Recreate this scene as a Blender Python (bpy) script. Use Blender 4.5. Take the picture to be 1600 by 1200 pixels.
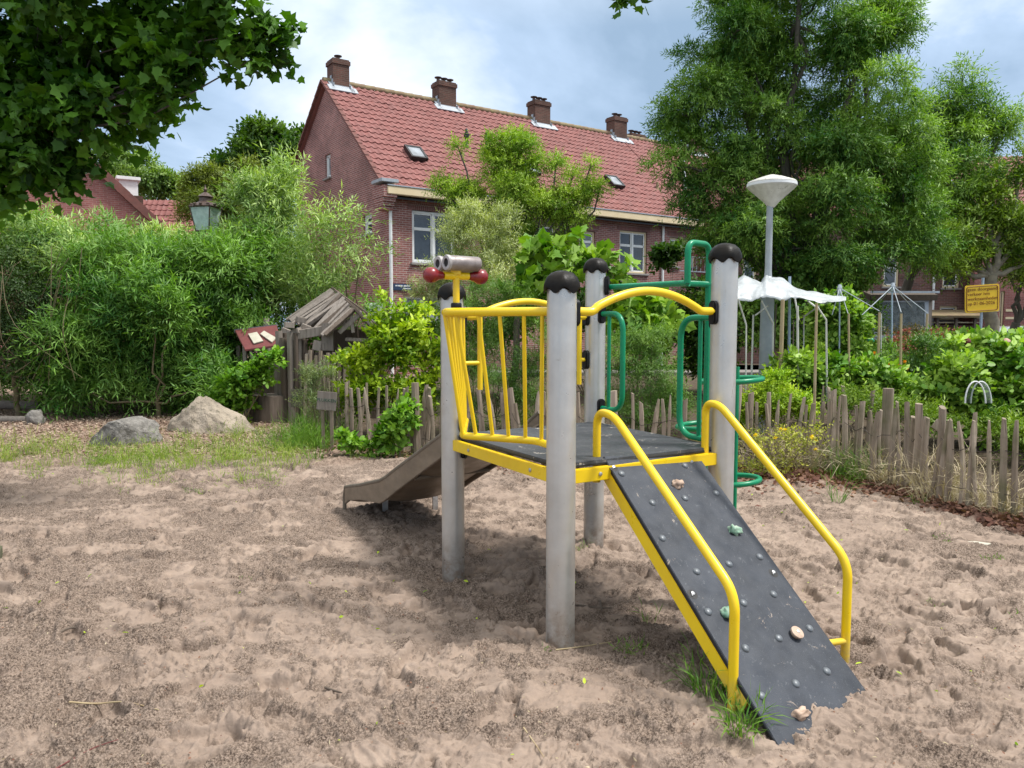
import bpy, bmesh, math, random
import numpy as np
from mathutils import Vector, Matrix, noise as mnoise
R = math.radians
for o in list(bpy.data.objects): bpy.data.objects.remove(o)
scene = bpy.context.scene
col = scene.collection
# ------------------------------------------------------------------ camera
CAMH, FPX, PITCH = 1.55, 1200.0, math.atan(90 / 1200)
cam_d = bpy.data.cameras.new('camera'); cam = bpy.data.objects.new('camera', cam_d); col.objects.link(cam)
cam.location = (0, 0, CAMH); cam.rotation_euler = (math.pi / 2 - PITCH, 0, 0)
cam_d.sensor_width = 36; cam_d.lens = 36 * FPX / 1600; cam_d.clip_end = 1000; cam_d.clip_start = 0.05
scene.camera = cam
# ------------------------------------------------------------------ world, sun, exposure
SUN = Vector((0.62, -0.10, 1.15)).normalized()
world = bpy.data.worlds.new('World'); scene.world = world; world.use_nodes = True
nt = world.node_tree; nt.nodes.clear()
def wn(t): return nt.nodes.new(t)
out = wn('ShaderNodeOutputWorld'); bg = wn('ShaderNodeBackground'); bg.inputs['Strength'].default_value = 0.1
sky = wn('ShaderNodeTexSky'); sky.sky_type = 'NISHITA'; sky.sun_disc = False
sky.sun_elevation = math.asin(SUN.z); sky.sun_rotation = math.atan2(SUN.x, SUN.y)
tc = wn('ShaderNodeTexCoord'); sep = wn('ShaderNodeSeparateXYZ'); nt.links.new(tc.outputs['Generated'], sep.inputs[0])
def wmath(op, a, b=None, clamp=False):
    m = wn('ShaderNodeMath'); m.operation = op; m.use_clamp = clamp
    for i, v in enumerate((a, b)):
        if v is None: continue
        if isinstance(v, (int, float)): m.inputs[i].default_value = v
        else: nt.links.new(v, m.inputs[i])
    return m.outputs[0]
zc = wmath('ADD', wmath('MAXIMUM', sep.outputs[2], 0.0), 0.22)
px_ = wmath('DIVIDE', sep.outputs[0], zc); py_ = wmath('DIVIDE', sep.outputs[1], zc)
cmb = wn('ShaderNodeCombineXYZ'); nt.links.new(px_, cmb.inputs[0]); nt.links.new(py_, cmb.inputs[1])
def wnoise(sc, det, rough, dist, off):
    mp = wn('ShaderNodeMapping'); mp.inputs['Location'].default_value = off; nt.links.new(cmb.outputs[0], mp.inputs[0])
    n = wn('ShaderNodeTexNoise'); n.inputs['Scale'].default_value = sc; n.inputs['Detail'].default_value = det
    n.inputs['Roughness'].default_value = rough; n.inputs['Distortion'].default_value = dist
    nt.links.new(mp.outputs[0], n.inputs['Vector']); return n.outputs[0]
n1 = wnoise(0.95, 7, 0.55, 0.35, (5.3, 2.0, 0)); n2 = wnoise(0.5, 5, 0.5, 0.2, (3.7, 1.9, 0))
cr = wn('ShaderNodeValToRGB'); nt.links.new(n1, cr.inputs[0])
cr.color_ramp.elements[0].position = 0.38; cr.color_ramp.elements[0].color = (0.34, 0.48, 0.66, 1)
cr.color_ramp.elements[1].position = 0.62; cr.color_ramp.elements[1].color = (1.02, 1.10, 1.18, 1)
e = cr.color_ramp.elements.new(0.5); e.color = (0.52, 0.68, 0.90, 1)
# overhead the cloud is brighter than near the horizon, as a real overcast dome is
zen = wn('ShaderNodeMapRange'); nt.links.new(sep.outputs[2], zen.inputs[0])
zen.inputs[1].default_value = 0.35; zen.inputs[2].default_value = 0.95; zen.inputs[3].default_value = 6.7; zen.inputs[4].default_value = 11.0
mulc = wn('ShaderNodeVectorMath'); mulc.operation = 'SCALE'; nt.links.new(cr.outputs[0], mulc.inputs[0]); nt.links.new(zen.outputs[0], mulc.inputs['Scale'])
mx = wn('ShaderNodeMix'); mx.data_type = 'RGBA'
fac = wn('ShaderNodeMapRange'); nt.links.new(n2, fac.inputs[0]); fac.inputs[1].default_value = 0.3; fac.inputs[2].default_value = 0.5
fac.inputs[3].default_value = 0.80; fac.inputs[4].default_value = 0.97
nt.links.new(fac.outputs[0], mx.inputs[0]); nt.links.new(sky.outputs[0], mx.inputs[6])
warm = wn('ShaderNodeMix'); warm.data_type = 'RGBA'; wf = wn('ShaderNodeMapRange'); nt.links.new(sep.outputs[2], wf.inputs[0]); wf.inputs[1].default_value = 0.35; wf.inputs[2].default_value = 0.75
nt.links.new(wf.outputs[0], warm.inputs[0]); nt.links.new(mulc.outputs[0], warm.inputs[6]); warm.inputs[7].default_value = (9.6, 9.7, 9.6, 1); nt.links.new(warm.outputs[2], mx.inputs[7])
nt.links.new(mx.outputs[2], bg.inputs[0]); nt.links.new(bg.outputs[0], out.inputs[0])
sl = bpy.data.lights.new('sun', 'SUN'); sl.energy = 2.9; sl.angle = R(11); sl.color = (1.0, 0.97, 0.93)
sun = bpy.data.objects.new('sun', sl); col.objects.link(sun); sun.location = (10, -5, 30)
sun.rotation_euler = SUN.to_track_quat('Z', 'Y').to_euler()
vs = scene.view_settings; vs.view_transform = 'Standard'; vs.look = 'None'; vs.gamma = 1; vs.exposure = 0.72
scene.render.engine = 'CYCLES'
scene.cycles.max_bounces = 6; scene.cycles.diffuse_bounces = 3; scene.cycles.glossy_bounces = 3
scene.cycles.transmission_bounces = 4; scene.cycles.transparent_max_bounces = 8
# ------------------------------------------------------------------ pixel helpers: a photo pixel and a depth give a point in the world
cp, sp = math.cos(PITCH), math.sin(PITCH)
def ray(px, py):
    x, y = (px - 800) / FPX, -(py - 600) / FPX
    return Vector((x, cp + y * sp, -sp + y * cp))
C0 = Vector((0, 0, CAMH))
def P(px, py, Y): d = ray(px, py); return C0 + d * (Y / d.y)
def Pz(px, py, z): d = ray(px, py); return C0 + d * ((z - CAMH) / d.z)
def G(px, py): return Pz(px, py, 0)
def RP(px, py, p0, n): d = ray(px, py); return C0 + d * ((p0 - C0).dot(n) / d.dot(n))
def XZ(px, Y): return (px - 800) / FPX * (Y * cp + CAMH * sp * 0.6)
def pxm(Y): return Y / FPX                      # metres per photo pixel at distance Y
# ------------------------------------------------------------------ numpy noise
def _h(ix, iy, seed):
    n = (ix * 374761393 + iy * 668265263 + seed * 974634777) & 0xffffffff
    n = ((n ^ (n >> 13)) * 1274126177) & 0xffffffff
    return ((n ^ (n >> 16)) & 0xffff) / 65535.0
def vn(x, y, seed=0):
    x = np.asarray(x, float); y = np.asarray(y, float)
    ix = np.floor(x).astype(np.int64); iy = np.floor(y).astype(np.int64); fx = x - ix; fy = y - iy
    fx = fx * fx * fx * (fx * (fx * 6 - 15) + 10); fy = fy * fy * fy * (fy * (fy * 6 - 15) + 10)
    a, b = _h(ix, iy, seed), _h(ix + 1, iy, seed); c, d = _h(ix, iy + 1, seed), _h(ix + 1, iy + 1, seed)
    return (a + (b - a) * fx) * (1 - fy) + (c + (d - c) * fx) * fy
def fbm(x, y, oct=4, seed=0, gain=0.5):
    s, a, t = 0, 1, 0
    for i in range(oct):
        c_, s_ = math.cos(i * .7), math.sin(i * .7)
        s = s + a * vn((x * c_ - y * s_) * 2 ** i, (x * s_ + y * c_) * 2 ** i, seed + i * 17); t += a; a *= gain
    return s / t
def ss(a, b, x): t = np.clip((x - a) / (b - a), 0, 1); return t * t * (3 - 2 * t)
# ------------------------------------------------------------------ materials
def new_mat(name):
    m = bpy.data.materials.new(name); m.use_nodes = True; n = m.node_tree; n.nodes.clear()
    o = n.nodes.new('ShaderNodeOutputMaterial'); b = n.nodes.new('ShaderNodeBsdfPrincipled'); n.links.new(b.outputs[0], o.inputs[0])
    return m, n, b, o
def N_(n, t, **kw):
    x = n.nodes.new(t)
    for k, v in kw.items(): setattr(x, k, v)
    return x
def mixc(n, fac, a, b, mode='MIX'):
    m = N_(n, 'ShaderNodeMix', data_type='RGBA', blend_type=mode)
    for i, v in ((0, fac), (6, a), (7, b)):
        if isinstance(v, (int, float)): m.inputs[i].default_value = v
        elif isinstance(v, (tuple, list)): m.inputs[i].default_value = (*v[:3], 1)
        else: n.links.new(v, m.inputs[i])
    return m.outputs[2]
def tnoise(n, scale, det=4, rough=.55, vec=None, stretch=None, dist=0):
    if vec is None: vec = N_(n, 'ShaderNodeTexCoord').outputs['Object']
    if stretch:
        mp = N_(n, 'ShaderNodeMapping'); mp.inputs['Scale'].default_value = stretch; n.links.new(vec, mp.inputs[0]); vec = mp.outputs[0]
    t = N_(n, 'ShaderNodeTexNoise'); t.inputs['Scale'].default_value = scale; t.inputs['Detail'].default_value = det
    t.inputs['Roughness'].default_value = rough; t.inputs['Distortion'].default_value = dist; n.links.new(vec, t.inputs['Vector']); return t.outputs[0]
def mrange(n, v, a, b, c=0., d=1.):
    m = N_(n, 'ShaderNodeMapRange'); n.links.new(v, m.inputs[0])
    for i, x in enumerate((a, b, c, d)): m.inputs[i + 1].default_value = x
    return m.outputs[0]
def bump(n, b, h, strength, dist=.01, prev=None):
    bp = N_(n, 'ShaderNodeBump'); bp.inputs['Strength'].default_value = strength; bp.inputs['Distance'].default_value = dist
    n.links.new(h, bp.inputs['Height'])
    if prev is not None: n.links.new(prev, bp.inputs['Normal'])
    if b is not None: n.links.new(bp.outputs[0], b.inputs['Normal'])
    return bp.outputs[0]
def add_dirt(n, cc, h, colr=(.30, .235, .185)):
    g = N_(n, 'ShaderNodeNewGeometry'); sp_ = N_(n, 'ShaderNodeSeparateXYZ'); n.links.new(g.outputs['Position'], sp_.inputs[0])
    a = mrange(n, sp_.outputs[2], 0, h, 1, 0); nz = tnoise(n, 18, 5, .75); m = N_(n, 'ShaderNodeMath', operation='MULTIPLY'); n.links.new(a, m.inputs[0]); n.links.new(mrange(n, nz, .32, .62), m.inputs[1])
    return mixc(n, m.outputs[0], cc, colr)
def mat(name, c, rough=.5, metal=0., c2=None, scale=8, amt=.6, bmp=0., bscale=60, stretch=None, spots=None, spec=None, coat=0, dirt=0, wear=None, bdist=.004):
    m, n, b, o = new_mat(name)
    c2 = c2 or tuple(x * .72 for x in c)
    f = mrange(n, tnoise(n, scale, 5, .6, stretch=stretch), .35, .68, 0, amt)
    cc = mixc(n, f, c, c2)
    if spots:
        g = mrange(n, tnoise(n, spots[1], 6, .7), spots[2], spots[2] + .05); cc = mixc(n, g, cc, spots[0])
    if wear: cc = mixc(n, mrange(n, tnoise(n, wear[1], 5, .75, stretch=wear[3] if len(wear) > 3 else None), wear[2], wear[2] + .04, 0, .8), cc, wear[0])
    if dirt: cc = add_dirt(n, cc, dirt)
    n.links.new(cc, b.inputs['Base Color']); b.inputs['Roughness'].default_value = rough; b.inputs['Metallic'].default_value = metal
    rr = mrange(n, tnoise(n, scale * 2.3, 4), .3, .7, max(rough - .1, .05), min(rough + .15, 1)); n.links.new(rr, b.inputs['Roughness'])
    if spec is not None: b.inputs['Specular IOR Level'].default_value = spec
    if coat: b.inputs['Coat Weight'].default_value = coat; b.inputs['Coat Roughness'].default_value = .15
    if bmp: bump(n, b, tnoise(n, bscale, 6, .65, stretch=stretch), bmp, bdist)
    return m
def leaf_mat(name, c1, c2, trans=.35, rough=.5, tcol=None, spec=.3):
    m, n, b, o = new_mat(name)
    at = N_(n, 'ShaderNodeAttribute', attribute_name='rnd')
    big = tnoise(n, 1.3, 3); f = N_(n, 'ShaderNodeMath', operation='ADD', use_clamp=True)
    n.links.new(mrange(n, big, .35, .65, -.25, .25), f.inputs[0]); n.links.new(at.outputs['Fac'], f.inputs[1])
    cc = mixc(n, f.outputs[0], c1, c2); n.links.new(cc, b.inputs['Base Color'])
    b.inputs['Roughness'].default_value = rough; b.inputs['Specular IOR Level'].default_value = spec
    tr = N_(n, 'ShaderNodeBsdfTranslucent'); tc2 = mixc(n, 1.0, cc, tcol or (1.5, 1.7, .5), 'MULTIPLY'); n.links.new(tc2, tr.inputs[0])
    ms = N_(n, 'ShaderNodeMixShader'); ms.inputs[0].default_value = trans
    n.links.new(b.outputs[0], ms.inputs[1]); n.links.new(tr.outputs[0], ms.inputs[2]); n.links.new(ms.outputs[0], o.inputs[0])
    return m
def wood_mat(name, c1, c2, rough=.85, green=None):
    m, n, b, o = new_mat(name)
    oi = N_(n, 'ShaderNodeObjectInfo'); tcn = N_(n, 'ShaderNodeTexCoord')
    v = N_(n, 'ShaderNodeVectorMath', operation='ADD'); n.links.new(tcn.outputs['Object'], v.inputs[0])
    sc = N_(n, 'ShaderNodeVectorMath', operation='SCALE'); n.links.new(oi.outputs['Random'], sc.inputs[0]); sc.inputs['Scale'].default_value = 13.0
    n.links.new(sc.outputs[0], v.inputs[1])
    g = tnoise(n, 30, 5, .65, vec=v.outputs[0], stretch=(1, 1, .08)); cc = mixc(n, mrange(n, g, .3, .7), c1, c2)
    cc = mixc(n, mrange(n, oi.outputs['Random'], 0, 1, 0, .45), cc, tuple(x * .45 for x in c1))
    if green:
        cc = mixc(n, mrange(n, tnoise(n, 3, 4, vec=v.outputs[0]), .5, .72, 0, .8), cc, green)
    crack = tnoise(n, 60, 3, .6, vec=v.outputs[0], stretch=(1, 1, .04))
    cc = mixc(n, mrange(n, crack, .62, .7, 0, .75), cc, tuple(x * .25 for x in c1))
    n.links.new(cc, b.inputs['Base Color']); b.inputs['Roughness'].default_value = rough; b.inputs['Specular IOR Level'].default_value = .25
    bump(n, b, g, .7, .006); return m
def brick_mat(name, c1, c2, mortar, bw=.22, bh=.066, ms=.009, bands=None):
    m, n, b, o = new_mat(name)
    uv = N_(n, 'ShaderNodeUVMap').outputs[0]
    t = N_(n, 'ShaderNodeTexBrick'); n.links.new(uv, t.inputs['Vector'])
    for k, v in (('Scale', 1), ('Mortar Size', ms), ('Brick Width', bw), ('Row Height', bh), ('Bias', 0.), ('Mortar Smooth', .3)): t.inputs[k].default_value = v
    t.inputs['Color1'].default_value = (*c1, 1); t.inputs['Color2'].default_value = (*c2, 1); t.inputs['Mortar'].default_value = (*mortar, 1)
    big = mrange(n, tnoise(n, 1.1, 5, .6), .35, .7, .72, 1.2)
    cc = mixc(n, 1.0, t.outputs[0], big, 'MULTIPLY')
    st = mrange(n, tnoise(n, 14, 4, .7), .6, .75, 0, .35); cc = mixc(n, st, cc, tuple(x * .4 for x in c1))
    n.links.new(cc, b.inputs['Base Color']); b.inputs['Roughness'].default_value = .88; b.inputs['Specular IOR Level'].default_value = .25
    inv = N_(n, 'ShaderNodeMath', operation='SUBTRACT'); inv.inputs[0].default_value = 1; n.links.new(t.outputs[1], inv.inputs[1])
    bump(n, b, inv.outputs[0], .6, .01); return m
M = {}
M['post'] = mat('post_aluminium', (.58, .57, .54), .36, .6, (.46, .45, .425), 5, .8, .15, 90, spots=((.30, .26, .20), 9, .69), dirt=.30, wear=((.36, .32, .26), 30, .66, (1, 1, .12)))
M['yellow'] = mat('yellow_paint', (.80, .55, .004), .36, 0, (.70, .46, .006), 6, .7, .05, 120, spots=((.26, .19, .09), 23, .70), coat=.12, dirt=.16, wear=((.42, .30, .06), 9, .68))
M['green'] = mat('green_paint', (.002, .23, .10), .3, 0, (.002, .16, .07), 6, .7, .05, 120, spots=((.02, .03, .02), 15, .70), spec=.35)
M['cap'] = mat('cap_rubber', (.005, .004, .003), .42, 0, (.013, .010, .007), 18, .9, .35, 70, spec=.16)
M['clamp'] = mat('clamp_plastic', (.005, .005, .005), .4, 0, (.012, .012, .012), 14, .8, .1, 90, spec=.25)
M['steel'] = mat('galvanised_steel', (.5, .5, .5), .38, .8, (.32, .32, .32), 30, .8)
M['tube'] = mat('telescope_tube', (.27, .235, .22), .45, .3, (.16, .13, .12), 25, .9, .2, 70)
M['tubering'] = mat('tube_ring', (.42, .40, .39), .6, 0, (.25, .22, .2), 30, .8)
M['dark'] = mat('dark_inside', (.012, .01, .01), .8)
M['red'] = mat('red_handle', (.20, .004, .006), .3, 0, (.17, .004, .006), 9, .7, coat=.3)
M['slide'] = mat('slide_shell', (.215, .170, .125), .42, .25, (.15, .115, .082), 4, .9, .1, 60, stretch=(1, 1, 4), spots=((.30, .26, .20), 11, .68))
M['slideedge'] = mat('slide_rim', (.11, .085, .06), .55, 0, (.18, .15, .11), 9, .8)
M['holdtan'] = mat('hold_tan', (.50, .37, .28), .6, 0, (.30, .20, .14), 30, .9, .4, 60)
M['holdgreen'] = mat('hold_green', (.10, .24, .16), .6, 0, (.36, .42, .33), 28, .9, .4, 60)
def board_mat(name, base, scr, sand, sandat):
    m, n, b, o = new_mat(name)
    cc = mixc(n, mrange(n, tnoise(n, 3.5, 6, .65), .35, .7), base, tuple(x * 1.7 for x in base))
    cc = mixc(n, mrange(n, tnoise(n, 40, 5, .75, stretch=(1, .4, 1)), .60, .72, 0, .55), cc, scr)
    cc = mixc(n, mrange(n, tnoise(n, 8, 6, .8, dist=.8), sandat, sandat + .05, 0, .9), cc, sand)
    cc = mixc(n, mrange(n, tnoise(n, 260, 3, .7), .63, .70, 0, .5), cc, scr)
    b.inputs['Specular IOR Level'].default_value = .3
    n.links.new(cc, b.inputs['Base Color']); b.inputs['Roughness'].default_value = .55
    n.links.new(mrange(n, tnoise(n, 12, 4), .3, .7, .42, .7), b.inputs['Roughness'])
    bump(n, b, tnoise(n, 240, 4, .7), .35, .003); return m
M['board'] = board_mat('climbing_board', (.024, .028, .036), (.16, .17, .18), (.38, .31, .25), .635)
M['deck'] = board_mat('deck_board', (.040, .042, .046), (.19, .20, .21), (.40, .36, .31), .60)
M['rubber'] = mat('dark_edge', (.008, .008, .008), .6)
M['dome'] = mat('dome_bolt', (.085, .095, .105), .4, .1, (.16, .175, .19), 60, .8)
M['stake'] = wood_mat('chestnut_stake', (.24, .185, .135), (.43, .355, .28), green=(.12, .12, .055))
M['oldwood'] = wood_mat('weathered_wood', (.22, .185, .155), (.36, .315, .275))
M['darkwood'] = wood_mat('dark_wood', (.11, .085, .065), (.19, .15, .12))
M['greenwood'] = wood_mat('mossy_board', (.115, .11, .07), (.16, .15, .11), green=(.07, .10, .03))
M['bark'] = mat('bark', (.06, .05, .038), .9, 0, (.13, .115, .09), 9, .9, .8, 30, stretch=(1, 1, .3))
M['barkpale'] = mat('bark_pale', (.16, .14, .11), .9, 0, (.28, .25, .17), 7, .9, .8, 26)
M['twig'] = mat('twig_bark', (.13, .10, .06), .85, 0, (.22, .18, .09), 12, .9)
M['wire'] = mat('rusty_wire', (.05, .04, .035), .6, .5)
M['white'] = mat('white_paint', (.74, .75, .74), .45, 0, (.6, .61, .6), 9, .6)
M['cream'] = mat('cream_paint', (.68, .56, .36), .5, 0, (.60, .47, .28), 3, .7)
M['zinc'] = mat('zinc', (.42, .46, .50), .45, .5, (.30, .33, .36), 8, .8)
M['lead'] = mat('lead_flashing', (.30, .33, .36), .55, .2, (.42, .45, .48), 12, .8)
M['sill'] = mat('stone_sill', (.22, .20, .19), .8, 0, (.30, .28, .26), 10, .8, .3, 60)
M['verge'] = mat('verge_tile', (.17, .062, .05), .8, 0, (.11, .045, .036), 5, .9, .3, 40)
M['brick'] = brick_mat('brick', (.31, .125, .108), (.21, .085, .076), (.43, .345, .315))
M['brickred'] = brick_mat('brick_red', (.32, .125, .11), (.25, .09, .082), (.34, .21, .18))
M['brickdark'] = brick_mat('brick_dark', (.10, .052, .046), (.17, .075, .062), (.20, .15, .13))
M['chimbrick'] = brick_mat('chimney_brick', (.085, .045, .035), (.13, .06, .045), (.12, .09, .07))
M['tile'] = mat('roof_tile', (.24, .088, .076), .75, 0, (.165, .060, .052), 2.2, .9, .2, 30, spots=((.36, .25, .2), 9, .70))
M['ridge'] = mat('ridge_tile', (.16, .095, .06), .8, 0, (.24, .20, .09), 4, .9, .4, 30)
M['black'] = mat('black_metal', (.016, .015, .016), .4, .3)
def glass_mat(name, c, rough=.06):
    m, n, b, o = new_mat(name); f = mrange(n, tnoise(n, 1.4, 4, .6), .4, .6)
    n.links.new(mixc(n, f, c, tuple(x * .4 for x in c)), b.inputs['Base Color']); b.inputs['Roughness'].default_value = rough
    b.inputs['Specular IOR Level'].default_value = .9; return m
M['glass'] = glass_mat('window_glass', (.035, .045, .055)); M['curtain'] = glass_mat('curtained_glass', (.28, .31, .34), .2)
M['lantern'] = mat('lantern_iron', (.055, .032, .026), .5, .4, (.13, .09, .075), 22, .8)
def clear_glass(name, tint, a, rough=.08):
    m, n, b, o = new_mat(name); b.inputs['Base Color'].default_value = (*tint, 1); b.inputs['Roughness'].default_value = rough
    tr = N_(n, 'ShaderNodeBsdfTransparent'); tr.inputs[0].default_value = (*tint, 1); ms = N_(n, 'ShaderNodeMixShader')
    n.links.new(mrange(n, tnoise(n, 6, 5, .6), .3, .7, a - .15, a + .15), ms.inputs[0]); n.links.new(tr.outputs[0], ms.inputs[1]); n.links.new(b.outputs[0], ms.inputs[2]); n.links.new(ms.outputs[0], o.inputs[0])
    b.inputs['Specular IOR Level'].default_value = .8; return m
M['lglass'] = clear_glass('lantern_glass', (.80, .90, .86), .35)
M['plastic'] = clear_glass('plastic_sheet', (.72, .75, .76), .50, .4)
M['net'] = clear_glass('netting', (.5, .55, .55), .25)
M['shade'] = mat('lamp_shade_opal', (.50, .48, .43), .45, 0, (.66, .64, .59), 5, .9, 0, 60, stretch=(3, 3, .6), spots=((.22, .21, .15), 14, .62))
M['lamppole'] = mat('lamp_pole_grey', (.27, .30, .31), .5, .2, (.36, .38, .39), 6, .8)
M['bamboo'] = mat('bamboo', (.42, .34, .20), .6, 0, (.30, .21, .11), 9, .9, stretch=(1, 1, .3))
M['whitepole'] = mat('white_pole', (.62, .62, .58), .6, 0, (.38, .36, .30), 12, .9, stretch=(1, 1, .3))
M['bluepole'] = mat('pale_blue_pole', (.36, .45, .55), .5, .1, (.25, .31, .38), 9, .8)
M['rock1'] = mat('pale_rock', (.42, .35, .27), .85, 0, (.22, .18, .135), 3.5, 1, 1, 9, spots=((.15, .13, .09), 7, .57), bdist=.06, wear=((.12, .12, .06), 2.2, .60), dirt=.12)
M['rock2'] = mat('grey_rock', (.27, .25, .225), .88, 0, (.14, .13, .115), 14, 1, 1, 12, spots=((.11, .10, .09), 5, .57), bdist=.05, wear=((.36, .33, .28), 60, .62), dirt=.08)
M['redfelt'] = mat('red_roof_felt', (.17, .045, .042), .85, 0, (.12, .035, .034), 7, .9, .3, 80)
M['greyfelt'] = mat('grey_felt', (.13, .14, .155), .85, 0, (.2, .2, .21), 9, .8)
M['paleboard'] = mat('pale_board', (.50, .47, .38), .8, 0, (.38, .35, .27), 8, .8)
M['signyellow'] = mat('sign_yellow', (.80, .52, .015), .4, 0, (.74, .47, .015), 5, .5)
M['signink'] = mat('sign_ink', (.20, .05, .008), .6); M['greenink'] = mat('green_ink', (.02, .085, .05), .8)
M['blueplate'] = mat('blue_plate', (.025, .045, .10), .35); M['whiteink'] = mat('white_ink', (.75, .78, .82), .5)
M['carwhite'] = mat('car_white', (.62, .68, .74), .2, .1, coat=1); M['cardark'] = mat('car_dark', (.02, .022, .028), .2, .2, coat=1)
M['carglass'] = glass_mat('car_glass', (.02, .025, .03)); M['tyre'] = mat('tyre', (.015, .015, .015), .8)
M['asphalt'] = mat('asphalt', (.06, .06, .062), .9, 0, (.045, .045, .047), 20, .8, .4, 80)
M['paving'] = mat('paving', (.22, .20, .18), .9, 0, (.15, .14, .13), 8, .8, .3, 60)
M['board_info'] = mat('notice_panel', (.30, .34, .33), .4, 0, (.22, .27, .26), 5, .8)
M['chips'] = leaf_mat('wood_chips', (.24, .15, .11), (.42, .33, .25), 0, .9, spec=.2)
M['redchips'] = leaf_mat('dead_leaves', (.13, .055, .04), (.26, .15, .10), .1, .8, spec=.2)
M['straw'] = leaf_mat('dry_straw', (.38, .31, .20), (.55, .47, .32), .1, .8, spec=.2)
M['grass'] = leaf_mat('grass_blade', (.10, .20, .018), (.36, .42, .09), .3, .5)
M['grassg'] = leaf_mat('grass_green', (.045, .15, .012), (.19, .32, .04), .3, .5)
L_ = dict(
 willow=((.022, .095, .018), (.16, .31, .085)), willowpale=((.085, .19, .07), (.34, .47, .25)),
 ash=((.030, .11, .026), (.22, .37, .10)), maple=((.012, .05, .006), (.07, .18, .016)),
 gold=((.10, .22, .025), (.29, .42, .08)), silver=((.20, .26, .17), (.46, .53, .40)), fig=((.04, .14, .016), (.20, .34, .05)),
 laurel=((.08, .20, .014), (.36, .48, .035)), bg1=((.020, .065, .012), (.075, .15, .025)), bg2=((.075, .12, .028), (.17, .22, .06)),
 bg3=((.06, .13, .04), (.16, .26, .09)), feather=((.040, .11, .030), (.15, .27, .075)), lime=((.15, .29, .02), (.38, .50, .06)),
 rasp=((.05, .16, .018), (.18, .34, .05)), beans=((.06, .17, .024), (.27, .42, .10)), dark=((.012, .035, .012), (.035, .075, .02)),
 robinia=((.065, .14, .02), (.18, .28, .05)), sage=((.11, .17, .11), (.24, .31, .20)), brown=((.06, .045, .03), (.11, .10, .05)), citrus=((.16, .2, .05), (.34, .36, .10)))
BR = (1.35, 1.24, .80)
for k, (a, b_) in L_.items(): M['L' + k] = leaf_mat('leaf_' + k, tuple(x * y for x, y in zip(a, BR)), tuple(x * y for x, y in zip(b_, BR)), .18 if k == 'dark' else .24)
M['orange'] = leaf_mat('orange_petal', (.8, .25, .01), (.9, .4, .02), .2); M['pink'] = leaf_mat('pink_petal', (.30, .06, .07), (.55, .25, .24), .2)
M['yellowp'] = leaf_mat('yellow_petal', (.85, .6, .02), (.9, .7, .05), .2)
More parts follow.
